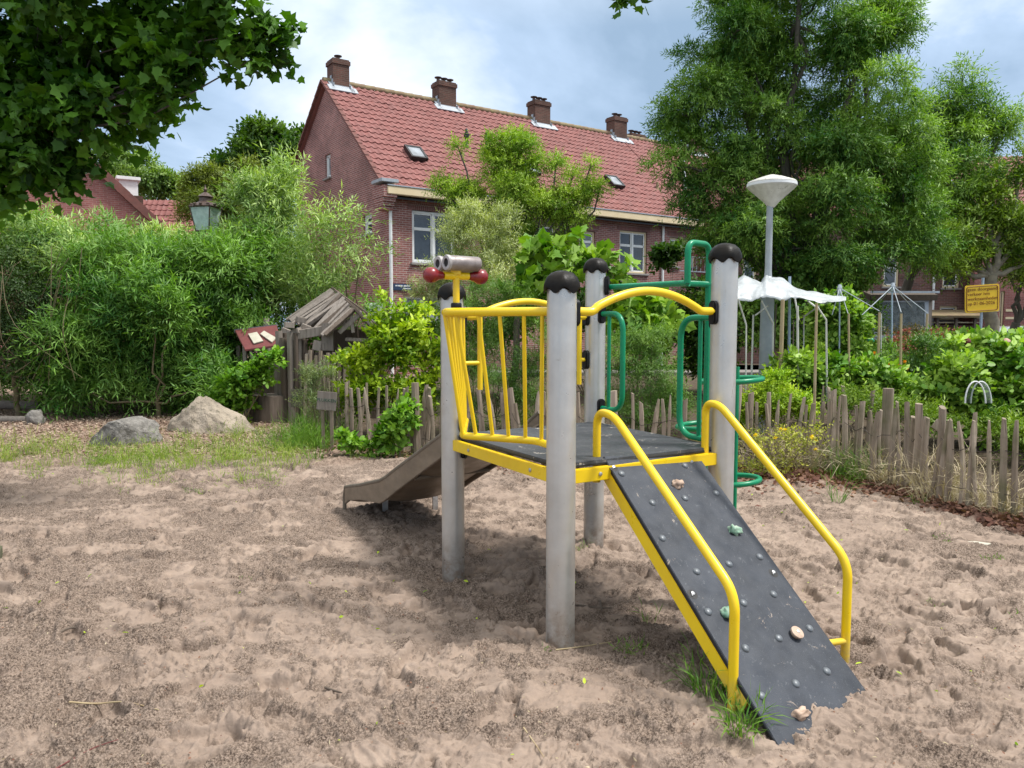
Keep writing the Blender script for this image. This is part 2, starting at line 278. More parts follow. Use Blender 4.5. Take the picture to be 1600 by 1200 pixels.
# ------------------------------------------------------------------ mesh builder
def basis(d):
    d = d.normalized(); a = Vector((0, 0, 1)) if abs(d.z) < .95 else Vector((1, 0, 0))
    s = d.cross(a).normalized(); return s, s.cross(d).normalized(), d
class MB:
    def __init__(s): s.v = []; s.f = []
    def raw(s, v, f):
        k = len(s.v); s.v += [tuple(x) for x in v]; s.f += [tuple(i + k for i in q) for q in f]; return s
    def box(s, c, sz, m=None):
        hx, hy, hz = sz[0] / 2, sz[1] / 2, sz[2] / 2; c = Vector(c); m = m or Matrix.Identity(3)
        vs_ = [c + m @ Vector((x * hx, y * hy, z * hz)) for z in (-1, 1) for y in (-1, 1) for x in (-1, 1)]
        return s.raw(vs_, [(0, 2, 3, 1), (4, 5, 7, 6), (0, 1, 5, 4), (2, 6, 7, 3), (0, 4, 6, 2), (1, 3, 7, 5)])
    def bar(s, a, b, w, h, up=None):
        a, b = Vector(a), Vector(b); d = (b - a); L = d.length; d.normalize(); up = Vector(up) if up is not None else Vector((0, 0, 1))
        x = d.cross(up); x = x.normalized() if x.length > 1e-4 else Vector((1, 0, 0)); z = x.cross(d)
        return s.box((a + b) / 2, (w, L, h), Matrix((x, d, z)).transposed())
    def tube(s, pts, r, seg=10, cap=True, closed=False):
        pts = [Vector(p) for p in pts]; n = len(pts); rs = r if isinstance(r, (list, tuple)) else [r] * n
        k = len(s.v); prev = None
        for i, p in enumerate(pts):
            if closed: t = pts[(i + 1) % n] - pts[i - 1]
            else: t = pts[min(i + 1, n - 1)] - pts[max(i - 1, 0)]
            t.normalize()
            if prev is None: x, y, _ = basis(t)
            else: x = (prev - t * prev.dot(t)).normalized(); y = x.cross(t)
            prev = x
            for j in range(seg):
                a = 2 * math.pi * j / seg; s.v.append(tuple(p + (x * math.cos(a) + y * math.sin(a)) * rs[i]))
        for i in range(n if closed else n - 1):
            i2 = (i + 1) % n
            for j in range(seg):
                j2 = (j + 1) % seg; s.f.append((k + i * seg + j, k + i2 * seg + j, k + i2 * seg + j2, k + i * seg + j2))
        if cap and not closed:
            s.f.append(tuple(k + j for j in range(seg))); s.f.append(tuple(k + (n - 1) * seg + j for j in reversed(range(seg))))
        return s
    def lathe(s, prof, c, seg=24, axis=(0, 0, 1), wob=None):
        x, y, z = basis(Vector(axis)); c = Vector(c); k = len(s.v)
        for (r, h) in prof:
            for j in range(seg):
                a = 2 * math.pi * j / seg; rr = r; hh = h
                if wob: rr, hh = wob(r, h, a)
                s.v.append(tuple(c + (x * math.cos(a) + y * math.sin(a)) * rr + z * hh))
        for i in range(len(prof) - 1):
            for j in range(seg):
                j2 = (j + 1) % seg; s.f.append((k + i * seg + j, k + (i + 1) * seg + j, k + (i + 1) * seg + j2, k + i * seg + j2))
        s.f.append(tuple(k + j for j in range(seg))); s.f.append(tuple(k + (len(prof) - 1) * seg + j for j in reversed(range(seg))))
        return s
    def prism(s, poly, ext):
        n = len(poly); ext = Vector(ext); a = [Vector(p) for p in poly]
        return s.raw(a + [p + ext for p in a], [tuple(range(n)), tuple(reversed(range(n, 2 * n)))] + [(i, i + n, (i + 1) % n + n, (i + 1) % n) for i in range(n)])
    def build(s, name, m, parent=None, smooth=None, bevel=0, uv=False, loc=None, bseg=2):
        me = bpy.data.meshes.new(name); w = Vector((0, 0, 0))
        if parent is not None:
            q = parent
            while q: w += q.location; q = q.parent
        elif loc is not None: w = Vector(loc)
        else:
            a = np.array(s.v); w = Vector(((a[:, 0].min() + a[:, 0].max()) / 2, (a[:, 1].min() + a[:, 1].max()) / 2, a[:, 2].min()))
        me.from_pydata([(x - w.x, y - w.y, z - w.z) for x, y, z in s.v], [], s.f)
        bm = bmesh.new(); bm.from_mesh(me); bmesh.ops.recalc_face_normals(bm, faces=bm.faces)
        if bevel: bmesh.ops.bevel(bm, geom=[e for e in bm.edges if len(e.link_faces) == 2 and e.calc_face_angle(0) > .6], offset=bevel, segments=bseg, affect='EDGES', clamp_overlap=True)
        if uv:
            ul = bm.loops.layers.uv.new('UVMap')
            for f in bm.faces:
                nn = f.normal
                if abs(nn.z) < .7: t = Vector((-nn.y, nn.x, 0)).normalized(); u2 = None
                else: t = None
                for l in f.loops:
                    p = l.vert.co
                    l[ul].uv = (p.dot(t), p.z) if t else (p.x, p.y)
        bm.to_mesh(me); bm.free()
        if smooth is not None:
            me.polygons.foreach_set('use_smooth', [True] * len(me.polygons)); me.set_sharp_from_angle(angle=R(smooth))
        me.materials.append(m if not isinstance(m, str) else M[m])
        o = bpy.data.objects.new(name, me); col.objects.link(o)
        if parent is not None: o.parent = parent
        else: o.location = w
        return o
def tag(o, label=None, cat=None, group=None, kind=None):
    for k, v in (('label', label), ('category', cat), ('group', group), ('kind', kind)):
        if v: o[k] = v
    return o
def thing(name, loc, label, cat, group=None, kind=None):
    o = bpy.data.objects.new(name, None); o.empty_display_size = .1; col.objects.link(o); o.location = loc; return tag(o, label, cat, group, kind)
def rot(axis, a): return Matrix.Rotation(a, 3, axis)
def smoothpath(pts, r=.06, n=6):
    """polyline with rounded corners"""
    pts = [Vector(p) for p in pts]; o = [pts[0]]
    for i in range(1, len(pts) - 1):
        a, b, c = pts[i - 1], pts[i], pts[i + 1]; rr = min(r, (a - b).length * .49, (c - b).length * .49)
        p, q = b + (a - b).normalized() * rr, b + (c - b).normalized() * rr
        for k in range(n + 1):
            t = k / n; o.append(p * (1 - t) ** 2 + b * 2 * t * (1 - t) + q * t * t)
    o.append(pts[-1]); return o
def catmull(pts, n=6):
    pts = [Vector(p) for p in pts]; q = [pts[0]] + pts + [pts[-1]]; o = []
    for i in range(1, len(q) - 2):
        for k in range(n):
            t = k / n; a, b, c, d = q[i - 1], q[i], q[i + 1], q[i + 2]
            o.append(.5 * ((2 * b) + (c - a) * t + (2 * a - 5 * b + 4 * c - d) * t * t + (3 * b - a - 3 * c + d) * t ** 3))
    o.append(pts[-1]); return o
def text_part(s, size, origin, xdir, ydir, m, parent, name='lettering', ext=.001, align='LEFT'):
    cu = bpy.data.curves.new('t', 'FONT'); cu.body = s; cu.size = size; cu.extrude = ext; cu.align_x = align; cu.resolution_u = 2
    ob = bpy.data.objects.new('t', cu); col.objects.link(ob); bpy.context.view_layer.update()
    me = bpy.data.meshes.new_from_object(ob.evaluated_get(bpy.context.evaluated_depsgraph_get())); bpy.data.objects.remove(ob)
    x, y = Vector(xdir).normalized(), Vector(ydir).normalized(); z = x.cross(y)
    w = Vector((0, 0, 0)); q = parent
    while q: w += q.location; q = q.parent
    mt = Matrix.Translation(Vector(origin) - w) @ Matrix((x, y, z)).transposed().to_4x4(); me.transform(mt)
    me.materials.clear(); me.materials.append(M[m]); o = bpy.data.objects.new(name, me); col.objects.link(o); o.parent = parent; return o
# ------------------------------------------------------------------ foliage
SH = dict(
 lance=([(0, 0, 0), (.4, .5, .05), (1, 0, -.12), (.4, -.5, .05)], [(0, 1, 2, 3)]),
 oval=([(0, 0, 0), (1, 0, -.12), (.3, .46, .08), (.72, .38, .02), (.3, -.46, .08), (.72, -.38, .02)], [(0, 4, 5, 1), (0, 1, 3, 2)]),
 maple=([(0, 0, 0), (.12, .32, .03), (.05, .5, 0), (.38, .42, .04), (.5, .55, -.02), (.62, .26, .04), (1, 0, -.1), (.62, -.26, .04), (.5, -.55, -.02), (.38, -.42, .04), (.05, -.5, 0), (.12, -.32, .03)],
        [(0, 3, 2, 1), (0, 5, 4, 3), (0, 6, 5), (0, 7, 6), (0, 9, 8, 7), (0, 11, 10, 9)]),
 blade=([(0, .5, 0), (0, -.5, 0), (.55, -.35, .06), (.55, .35, .06), (1, 0, -.05)], [(0, 1, 2, 3), (3, 2, 4)]))
def unit(a): return a / np.maximum(np.linalg.norm(a, axis=1, keepdims=True), 1e-9)
def leaf_mesh(name, m, parent, Pn, D, Ln, Wn, shape='lance', rnd=None, rng=None, loc=None, nflat=.5, nrm=None):
    rng = rng or np.random.default_rng(1); n = len(Pn); T, F = SH[shape]; T = np.array(T); k = len(T)
    D = unit(np.asarray(D, float)); up = rng.normal(size=(n, 3)) * nflat + np.array([0, 0, 1.]); S = unit(np.cross(D, up)); Z = np.cross(S, D)
    if nrm is not None:      # leaves turn their upper side outwards and are lit as part of their clump
        fl = np.sign((Z * nrm).sum(1) + 1e-9)[:, None]; S = S * fl; Z = np.cross(S, D); SN = unit(nrm * .8 + Z * .55)
    Ln = np.broadcast_to(Ln, n)[:, None, None]; Wn = np.broadcast_to(Wn, n)[:, None, None]
    V = Pn[:, None, :] + D[:, None, :] * T[None, :, 0:1] * Ln + S[:, None, :] * T[None, :, 1:2] * Wn + Z[:, None, :] * T[None, :, 2:3] * Ln
    w = np.zeros(3)
    if parent is not None:
        q = parent
        while q: w += np.array(q.location); q = q.parent
    elif loc is not None: w = np.array(loc, float)
    else: w = np.array([V[..., 0].mean(), V[..., 1].mean(), V[..., 2].min()])
    V = (V - w).reshape(-1, 3).astype(np.float32)
    sizes = np.array([len(f) for f in F]); flat = np.concatenate([np.array(f) for f in F])
    loops = (np.arange(n)[:, None] * k + flat[None, :]).ravel().astype(np.int32); tot = np.tile(sizes, n); st = np.concatenate([[0], np.cumsum(tot)[:-1]]).astype(np.int32)
    me = bpy.data.meshes.new(name); me.vertices.add(len(V)); me.vertices.foreach_set('co', V.ravel())
    me.loops.add(len(loops)); me.loops.foreach_set('vertex_index', loops); me.polygons.add(len(tot)); me.polygons.foreach_set('loop_start', st)
    if rnd is None: rnd = rng.random(n)
    at = me.attributes.new('rnd', 'FLOAT', 'FACE'); at.data.foreach_set('value', np.repeat(rnd, len(F)).astype(np.float32))
    me.update(calc_edges=True); me.materials.append(M[m])
    if nrm is not None:
        v0 = V[F[0][0]::k][:n]; me.polygons.foreach_set('use_smooth', np.ones(len(tot), bool)); fn = np.empty(len(tot) * 3, np.float32); me.polygons.foreach_get('normal', fn)
        if ((fn.reshape(-1, 3)[::len(F)] * SN).sum(1) < 0).mean() > .5: me.flip_normals()
        me.normals_split_custom_set_from_vertices(np.repeat(SN, k, 0).tolist())
    o = bpy.data.objects.new(name, me); col.objects.link(o)
    if parent is not None: o.parent = parent
    else: o.location = w
    return o
def sprays(Pp, Nn, rng, k=6, twig=.3, leafL=.08, leafW=.02, a=.8, b=.5, up=0., droop=.2, spread=.8, crnd=None):
    n = len(Pp); T = unit(Nn * a + rng.normal(size=(n, 3)) * b + np.array([0, 0, up])); S = unit(np.cross(T, rng.normal(size=(n, 3))))
    tw = twig * rng.uniform(.6, 1.3, n)[:, None]; Ps, Ds = [], []
    for j in range(k):
        t = (j + 1) / k; p = Pp + T * tw * t - np.array([0, 0, 1.]) * droop * tw * t * t
        side = S * (1 if j % 2 else -1) + rng.normal(size=(n, 3)) * .35
        d = T * (.7 if j < k - 1 else 2.5) + side * spread - np.array([0, 0, droop]) ; Ps.append(p); Ds.append(unit(d))
    rn = (crnd if crnd is not None else rng.random(n)); rn = np.clip(np.tile(rn, k) + rng.normal(size=n * k) * .13, 0, 1)
    sprays.k = k; return np.concatenate(Ps), np.concatenate(Ds), leafL * rng.uniform(.6, 1.25, n * k), leafW * rng.uniform(.7, 1.2, n * k), rn
def clumps(lobes, per, rng, rs=(.22, .42)):
    """sub-clumps over the surface of each lobe (centre, radii)"""
    o = []
    for (c, r) in lobes:
        c = np.array(c); r = np.array(r)
        for _ in range(per):
            d = rng.normal(size=3); d /= np.linalg.norm(d); q = rng.uniform(.45, .92); s = rng.uniform(*rs)
            o.append((c + d * r * q, r * s * np.array([1, 1, .78]), rng.random()))
    return o
def clump_points(cl, n, rng, shell=.55):
    v = np.array([abs(np.prod(c[1])) ** .67 for c in cl]); idx = rng.choice(len(cl), n, p=v / v.sum())
    C = np.array([c[0] for c in cl])[idx]; Rr = np.array([c[1] for c in cl])[idx]; rn = np.array([c[2] for c in cl])[idx]
    d = unit(rng.normal(size=(n, 3))); fz = rng.random(n) < .55; d[fz, 2] = np.abs(d[fz, 2]); q = rng.uniform(0, 1, n) ** shell
    return C + d * Rr * q[:, None], d, rn
def limb(mb, a, b, r0, r1, rng, wob=.08, n=6, seg=7):
    a, b = Vector(a), Vector(b); L = (b - a).length; pts = []
    for i in range(n + 1):
        t = i / n; o = Vector(rng.normal(size=3)) * wob * L * (0 if i in (0, n) else .5); pts.append(a.lerp(b, t) + o + Vector((0, 0, math.sin(t * math.pi) * -.04 * L)))
    mb.tube(pts, [r0 + (r1 - r0) * (i / n) ** .8 for i in range(n + 1)], seg)
def lob(px, py, Y, rx, ry, rd=None): s = Y / FPX; return (P(px, py, Y), (rx * s, (rd if rd is not None else rx) * s, ry * s))
def tree(name, label, base, lobes, leafm, nspray, seed, spray, per=12, trunk_r=.12, bark='bark', group=None, cat='tree', fork=.45, nb=14, shape='lance', rs=(.22, .42), crown='crown', nflat=.5, seg=7, addtips=True):
    rng = np.random.default_rng(seed); base = Vector(base); t = thing(name, base, label, cat, group)
    cl = clumps(lobes, per, rng, rs); cc = Vector(np.mean([np.array(l[0]) for l in lobes], axis=0)); mb = MB()
    f = base.lerp(cc, fork); f = Vector((f.x, f.y, base.z + (cc.z - base.z) * fork))
    if trunk_r:
        limb(mb, base, f, trunk_r, trunk_r * .75, rng, .03, 5, 12)
        for (c, r) in lobes:
            limb(mb, f, Vector(c), trunk_r * .5, trunk_r * .18, rng, .07, 6, seg)
            mine = [q for q in cl if np.linalg.norm((q[0] - np.array(c)) / np.array(r)) < 1.0]
            for q in mine[:nb]: limb(mb, Vector(c), Vector(q[0]), trunk_r * .2, trunk_r * .05, rng, .1, 4, 5)
        mb.build('trunk', bark, t, smooth=60)
    Pp, Nn, rn = clump_points(cl, nspray, rng)
    Pl, Dl, Ll, Wl, rr = sprays(Pp, Nn, rng, crnd=np.clip(rn * .7 + rng.random(nspray) * .3, 0, 1), **spray)
    cen_ = np.array([l[0] for l in lobes]).mean(0); on_ = unit(Nn * .75 + unit(Pp - cen_) * .35 + np.array([0, 0, .18]))
    leaf_mesh(crown, leafm, t, Pl, Dl, Ll, Wl, shape, rr, rng, nflat=nflat, nrm=np.tile(on_, (sprays.k, 1)))
    return t
# ================================================================== GROUND
FENCE_PX = [(452, 668), (500, 683), (600, 703), (700, 714), (850, 728), (1000, 736), (1160, 738), (1290, 742), (1400, 766), (1500, 797), (1600, 818), (1720, 850), (2000, 915)]
FXY = [tuple(G(*p)[:2]) for p in FENCE_PX]
FX = np.array([p[0] for p in FXY]); FY = np.array([p[1] for p in FXY])
def fence_y(x): return np.interp(x, FX, FY)
RB = (G(1215, 1155) + G(1345, 1075)) / 2
_rg = np.random.default_rng(5)
FOOT = [(_rg.uniform(-4.2, 5), _rg.uniform(1.9, 8.5), _rg.uniform(0, math.pi), _rg.uniform(.8, 1.3), _rg.uniform(.5, 1)) for _ in range(420)]
def ground_h(x, y, fine=True):
    x = np.asarray(x, float); y = np.asarray(y, float)
    h = (fbm(x * .7, y * .7, 3, 3) - .5) * .10 + (fbm(x * 2.2 + 9, y * 2.2, 4, 8) - .5) * .06
    near = ss(13, 9, y)
    h = h * near
    g_ = np.exp(-((x - RB.x) ** 2 + (y - RB.y) ** 2) / .18); h = h * (1 - g_) - .036 * g_
    h = h + .050 * np.exp(-((x - RB.x + .02) ** 2 + (y - RB.y + .0) ** 2) / .006) + .03 * np.exp(-((x - RB.x - .16) ** 2 + (y - RB.y - .10) ** 2) / .004)
    h = h - .045 * np.exp(-((x - .55) ** 2 / .5 + (y - 4.4) ** 2 / .35)) - .02 * np.exp(-((x - .9) ** 2 / .2 + (y - 2.6) ** 2 / .1))
    h = h + .05 * ss(8.6, 11, y) * ss(-1.2, -2.6, x) + .04 * ss(0.9, 0.0, fence_y(x) - y) * ss(1.4, 2.4, x)
    return h
def gz(x, y): return float(ground_h(np.array([x]), np.array([y]))[0])
def make_ground():
    ys = np.concatenate([np.linspace(-5, 1.9, 24)[:-1], np.geomspace(1.9, 11.5, 860), np.geomspace(11.5, 220, 60)[1:]])
    us = np.concatenate([-np.geomspace(9, .95, 16)[:-1], np.linspace(-.95, .95, 1080), np.geomspace(.95, 9, 16)[1:]])
    wy = np.maximum(ys, 1.9) + .2
    X = us[None, :] * wy[:, None]; Y = np.repeat(ys[:, None], len(us), 1)
    Z = ground_h(X, Y); act = ss(10.5, 8.5, Y) * ss(1.2, 1.8, Y)
    crumb_pit_shade = ss(.40, .62, fbm(X * 3.2 + 40, Y * 4.2, 5, 21, .65) + .12 * ss(1.0, -2.2, X) - .035 + (fbm(X * 14, Y * 14, 3, 22) - .5) * .30)
    # scuffs and ridges from playing feet
    wx_ = fbm(X * 3, Y * 3, 2, 35) - .5; wy_ = fbm(X * 3 + 9, Y * 3, 2, 36) - .5          # warp, so that the scuffs run in short curved strokes
    rid = 1 - np.abs(fbm(X * 5.5 + 3 + wx_ * 3, Y * 8.5 + wy_ * 3, 4, 31, .55) * 2 - 1); rid = ss(.80, 1.0, rid); n2_ = fbm(X * 11, Y * 11, 4, 41, .6)
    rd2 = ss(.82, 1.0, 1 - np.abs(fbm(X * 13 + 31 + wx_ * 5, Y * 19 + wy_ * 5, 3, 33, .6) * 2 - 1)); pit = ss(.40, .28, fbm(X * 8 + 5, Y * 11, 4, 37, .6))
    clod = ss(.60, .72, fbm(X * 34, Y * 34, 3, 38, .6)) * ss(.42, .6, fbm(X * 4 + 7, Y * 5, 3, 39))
    Z = Z + act * (rid * .016 + rd2 * .010 + (n2_ - .5) * .017 - pit * .020 + clod * .010)
    pr = np.zeros_like(Z)
    for (fx, fy, a, s, dp) in FOOT:
        i0, i1 = np.searchsorted(ys, [fy - .3, fy + .3]); 
        if i1 <= i0: continue
        wx, wyv = X[i0:i1] - fx, Y[i0:i1] - fy; c, s_ = math.cos(a), math.sin(a)
        u = (wx * c + wyv * s_) / (.14 * s); v = (-wx * s_ + wyv * c) / (.055 * s) * (1 + .25 * np.sin(u * 3)); r = np.sqrt(u * u + v * v) + (n2_[i0:i1] - .5) * .5
        Z[i0:i1] += act[i0:i1] * dp * (-.040 * ss(1.02, .80, r) + .020 * np.exp(-((r - 1.3) / .25) ** 2)); pr[i0:i1] = np.maximum(pr[i0:i1], ss(1.0, .7, r) * dp)
    crumb_pit_shade = np.clip(np.maximum(crumb_pit_shade * (1 - .8 * pr), np.maximum(clod * .8, pit * .7)), 0, 1)  # dark crumbs and clods, plus crevice shade painted into the pits
    fine = fbm(X * 45, Y * 45, 3, 51, .7) - .5
    Z = Z + act * fine * (.006 + .015 * crumb_pit_shade)
    beyond = ss(-.1, .25, Y - fence_y(X)) * ss(-2.9, -2.5, X)
    left = ss(8.3, 9.6, Y + (fbm(X * 1.5, Y * 1.5, 3, 61) - .5) * 1.5) * (1 - ss(-2.3, -1.2, X + 0 * Y))
    strip = ss(1.15, .55, fence_y(X) - Y + (fbm(X * 3, Y * 3, 3, 62) - .5) * .8) * ss(1.6, 2.4, X + (Y - 8) * .1)
    mul = np.clip(np.maximum(left, strip), 0, 1); Z = Z + (fbm(X * 22, Y * 22, 3, 71, .7) - .5) * .03 * mul * ss(16, 11, Y)
    nr, nc = Z.shape; V = np.stack([X, Y, Z], -1).reshape(-1, 3).astype(np.float32)
    i = np.arange(nr - 1)[:, None] * nc + np.arange(nc - 1)[None, :]; F = np.stack([i, i + 1, i + nc + 1, i + nc], -1).reshape(-1).astype(np.int32)
    me = bpy.data.meshes.new('ground'); me.vertices.add(len(V)); me.vertices.foreach_set('co', V.ravel()); nf = len(F) // 4
    me.loops.add(len(F)); me.loops.foreach_set('vertex_index', F); me.polygons.add(nf); me.polygons.foreach_set('loop_start', np.arange(0, len(F), 4, dtype=np.int32))
    me.polygons.foreach_set('use_smooth', np.ones(nf, bool))
    for nm, a in (('crumb_pit_shade', crumb_pit_shade), ('mulch', mul), ('soil', beyond), ('redbark', strip)):
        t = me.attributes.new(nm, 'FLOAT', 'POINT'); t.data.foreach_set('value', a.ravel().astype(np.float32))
    me.update(calc_edges=True)
    m, n, b, o = new_mat('sand_ground')
    A = lambda s: N_(n, 'ShaderNodeAttribute', attribute_name=s).outputs['Fac']
    cc = mixc(n, mrange(n, tnoise(n, .9, 6, .6), .35, .65), (.385, .298, .235), (.29, .22, .172))
    cc = mixc(n, mrange(n, tnoise(n, 7, 6, .7), .42, .68, 0, .65), cc, (.225, .172, .138))
    ck = mixc(n, mrange(n, tnoise(n, 110, 3, .8), .42, .60), (.055, .038, .029), (.31, .238, .187)); f = N_(n, 'ShaderNodeMath', operation='MULTIPLY'); n.links.new(A('crumb_pit_shade'), f.inputs[0]); n.links.new(mrange(n, tnoise(n, 16, 4, .7), .3, .6, .6, 1.), f.inputs[1])
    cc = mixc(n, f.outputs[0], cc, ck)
    cc = mixc(n, mrange(n, tnoise(n, 320, 2, .7), .62, .72, 0, .55), cc, (.16, .12, .10))
    vor = N_(n, 'ShaderNodeTexVoronoi'); vor.inputs['Scale'].default_value = 38; n.links.new(N_(n, 'ShaderNodeTexCoord').outputs['Object'], vor.inputs['Vector'])
    mc = mixc(n, N_(n, 'ShaderNodeSeparateColor').outputs[0], (.12, .08, .06), (.34, .25, .19)); sepc = mc.node.inputs[0].links[0].from_node; n.links.new(vor.outputs['Color'], sepc.inputs[0])
    mr = mixc(n, sepc.outputs[0], (.075, .035, .026), (.21, .12, .09)); mc = mixc(n, A('redbark'), mc, mr)
    cc = mixc(n, A('mulch'), cc, mc)
    so = mixc(n, mrange(n, tnoise(n, 12, 5, .7), .35, .65), (.05, .036, .025), (.13, .10, .07)); cc = mixc(n, A('soil'), cc, so)
    n.links.new(cc, b.inputs['Base Color']); b.inputs['Roughness'].default_value = .95; b.inputs['Specular IOR Level'].default_value = .15
    p1_ = bump(n, None, tnoise(n, 70, 5, .75), .6, .012); bump(n, b, tnoise(n, 330, 3, .7), .5, .004, p1_)
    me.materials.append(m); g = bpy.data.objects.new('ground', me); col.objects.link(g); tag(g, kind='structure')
make_ground()
# street and pavement far behind the garden, right
MB().box((14, 27.6, .02), (30, 5.2, .04)).build('road', 'asphalt')['kind'] = 'structure'
MB().box((14, 24.3, .07), (30, 1.4, .14)).build('pavement', 'paving', bevel=.01)['kind'] = 'structure'

# ================================================================== CLIMBING FRAME
pN, pL, pB, pR = Vector((.236, 3.66, 0)), Vector((-.369, 4.74, 0)), Vector((.58, 5.37, 0)), Vector((1.165, 4.24, 0))
frame = thing('playground_climber', (.4, 4.5, 0), 'playground climbing frame of grey posts, yellow rails, slide and black climbing board in the sand', 'climbing frame')
DECK = .885; dirNR = (pR - pN).normalized(); dirNL = (pL - pN).normalized(); dirBR = (pR - pB).normalized(); dirBL = (pL - pB).normalized()
def cap_wob(r, h, a):
    return (r * (1 + .035 * math.cos(6 * a) * (1 if r > .05 else 0)), h + (.014 * math.cos(6 * a + .6) if h < .012 else 0))
for p, ztop in ((pN, 1.755), (pL, 1.76), (pB, 1.965), (pR, 1.945)):
    b = p.copy(); seg = 40; prof = [(.071, -.3), (.071, ztop - .03)]
    o = MB().lathe(prof, b, seg, wob=lambda r, h, a: (r * (1 - .012 * max(0, math.cos(8 * a)) ** 6), h)).build('post', 'post', frame, smooth=30)
    MB().lathe([(.082, 0), (.088, -.004), (.090, .012), (.086, .035), (.074, .062), (.052, .082), (.026, .091), (.006, .094)], b + Vector((0, 0, ztop - .035)), 48, wob=cap_wob).build('cap', 'cap', o, smooth=50)
def clamp(p, d, z, h=.13, w=.052, t=.032):
    """rounded black clamp on post p, facing direction d"""
    d = Vector(d).normalized(); s = d.cross(Vector((0, 0, 1))); c = Vector((p.x, p.y, z)) + d * (.071 + t / 2 - .006); n_ = 10; poly = []
    for k in range(2 * n_):
        a = math.pi * k / (n_ - 1) if k < n_ else math.pi + math.pi * (k - n_) / (n_ - 1)
        cx, cz = math.cos(a) * w / 2, math.sin(a) * w / 2 + (h / 2 - w / 2) * (1 if k < n_ else -1); poly.append(c - d * t / 2 + s * cx + Vector((0, 0, cz)))
    MB().prism(poly, d * t).build('clamp', 'clamp', frame, smooth=40, bevel=.006)
# deck board and its yellow frame
u, v = dirNR, dirNL
cor = [pN, pR, pB, pL]; cen = sum(cor, Vector()) / 4
poly = [c + (cen - c).normalized() * .012 for c in cor]; poly = [Vector((c.x, c.y, DECK - .018)) for c in poly]
dk = MB().prism(poly, (0, 0, .018)).build('deck', 'deck', frame, bevel=.003)
MB().prism([Vector((c.x, c.y, DECK - .028)) + (c - cen).normalized() * .006 for c in poly], (0, 0, .0085)).build('deck_edge', 'rubber', frame)
for a, b in ((pN, pL), (pN, pR), (pR, pB)):
    d = (b - a).normalized(); n_ = Vector((d.y, -d.x, 0)); n_ = n_ if n_.dot(a - cen) > 0 else -n_; off = n_ * .012
    A_, B_ = a + d * .062 + off, b - d * .062 + off
    o = MB().bar(A_ + Vector((0, 0, DECK - .062)), B_ + Vector((0, 0, DECK - .062)), .035, .066).build('deck_beam', 'yellow', frame, bevel=.003)
    for t in (.16, .8):
        c = A_.lerp(B_, t) + n_ * .0175 + Vector((0, 0, DECK - .062)); MB().lathe([(.011, 0), (.011, .004), (.006, .007)], c, 12, n_).build('bolt', 'steel', o, smooth=40)
for p, d, z in ((pN, dirNR, 1.615), (pR, -dirNR, 1.625), (pN, dirNL, 1.60), (pL, Vector((.8, -.5, 0)), 1.60), (pB, dirBL, 1.62), (pB, dirBR, 1.635), (pB, dirBR + Vector((.5, .5, 0)), 1.83), (pR, -dirBR, 1.60), (pR, -dirBR, .99),
                (pB, dirBR, .985), (pB, dirBL, 1.32), (pL, Vector((.8, -.55, 0)), .965), (pL, Vector((.85, -.4, 0)), .80), (pN, dirNL, .95), (pL, -dirBL, 1.61)): clamp(p, d, z)
# arched yellow rail N-R
TR = .0215
a, b = pN + dirNR * .085 + Vector((0, 0, 1.623)), pR - dirNR * .075 + Vector((0, 0, 1.638))
def on(t, z): q = a.lerp(b, t); return Vector((q.x, q.y, z))
pts = [on(0, 1.622), on(.10, 1.622)] + [on(t, 1.625 + .105 * math.sin((t - .10) / .80 * math.pi) ** .85) for t in np.linspace(.14, .86, 14)] + [on(.90, 1.632), on(1.0, 1.634)]
MB().tube(catmull(pts, 3), TR, 16).build('arched_rail', 'yellow', frame, smooth=60)
# arched rail over the slide, L-B
a, b = pL - dirBL * .085 + Vector((0, 0, 1.62)), pB + dirBL * .085 + Vector((0, 0, 1.62))
pts = [on(0, 1.61), on(.08, 1.61)] + [on(t, 1.613 + .10 * math.sin((t - .1) / .8 * math.pi) ** .85) for t in np.linspace(.14, .86, 12)] + [on(.92, 1.615), on(1.0, 1.615)]
MB().tube(catmull(pts, 3), TR, 14).build('arched_rail', 'yellow', frame, smooth=60)
for s, dd in ((pL, -dirBL), (pB, dirBL)):
    q = s + dd * (.20 if s is pL else .14); MB().tube([q + Vector((0, 0, 1.61)), q + Vector((0, 0, 1.15))], .017, 12).build('slide_handle', 'yellow', frame, smooth=60)
    MB().tube([s + dd * .07 + Vector((0, 0, 1.32)), q + Vector((0, 0, 1.32))], .014, 10).build('handle_stub', 'yellow', frame, smooth=60)
# bulging guard between N and L
TZ, BZ = 1.622, .975
tC = P(693, 484, 3.92); tC.z = TZ; bC = Pz(723, 681, BZ)
tA = pN + dirNL * .07 + Vector((0, 0, TZ)); bA = pN + dirNL * .085 + Vector((0, 0, BZ - .01)); tE = pL + Vector((.085, -.055, TZ)); bE = pL + Vector((.085, -.06, BZ + .0))
top = smoothpath([tA, tC, tE], .07, 8); MB().tube(top, .022, 16).build('guard_rail', 'yellow', frame, smooth=60)
bm1 = Pz(838, 689, BZ - .008); bm2 = Pz(770, 684, BZ)
bot = smoothpath([bA, bm1, bm2, bC, bE], .05, 5); MB().tube(bot, .019, 14).build('guard_rail', 'yellow', frame, smooth=60)
def at_px(path, px):
    for i in range(len(path) - 1):
        x0, x1 = [800 + FPX * q.x / (q.y * cp - (q.z - CAMH) * sp) for q in (path[i], path[i + 1])]
        if (x0 - px) * (x1 - px) <= 0 and abs(x1 - x0) > .01: return path[i].lerp(path[i + 1], (px - x0) / (x1 - x0))
    return min(path, key=lambda q: abs(800 + FPX * q.x / (q.y * cp) - px))
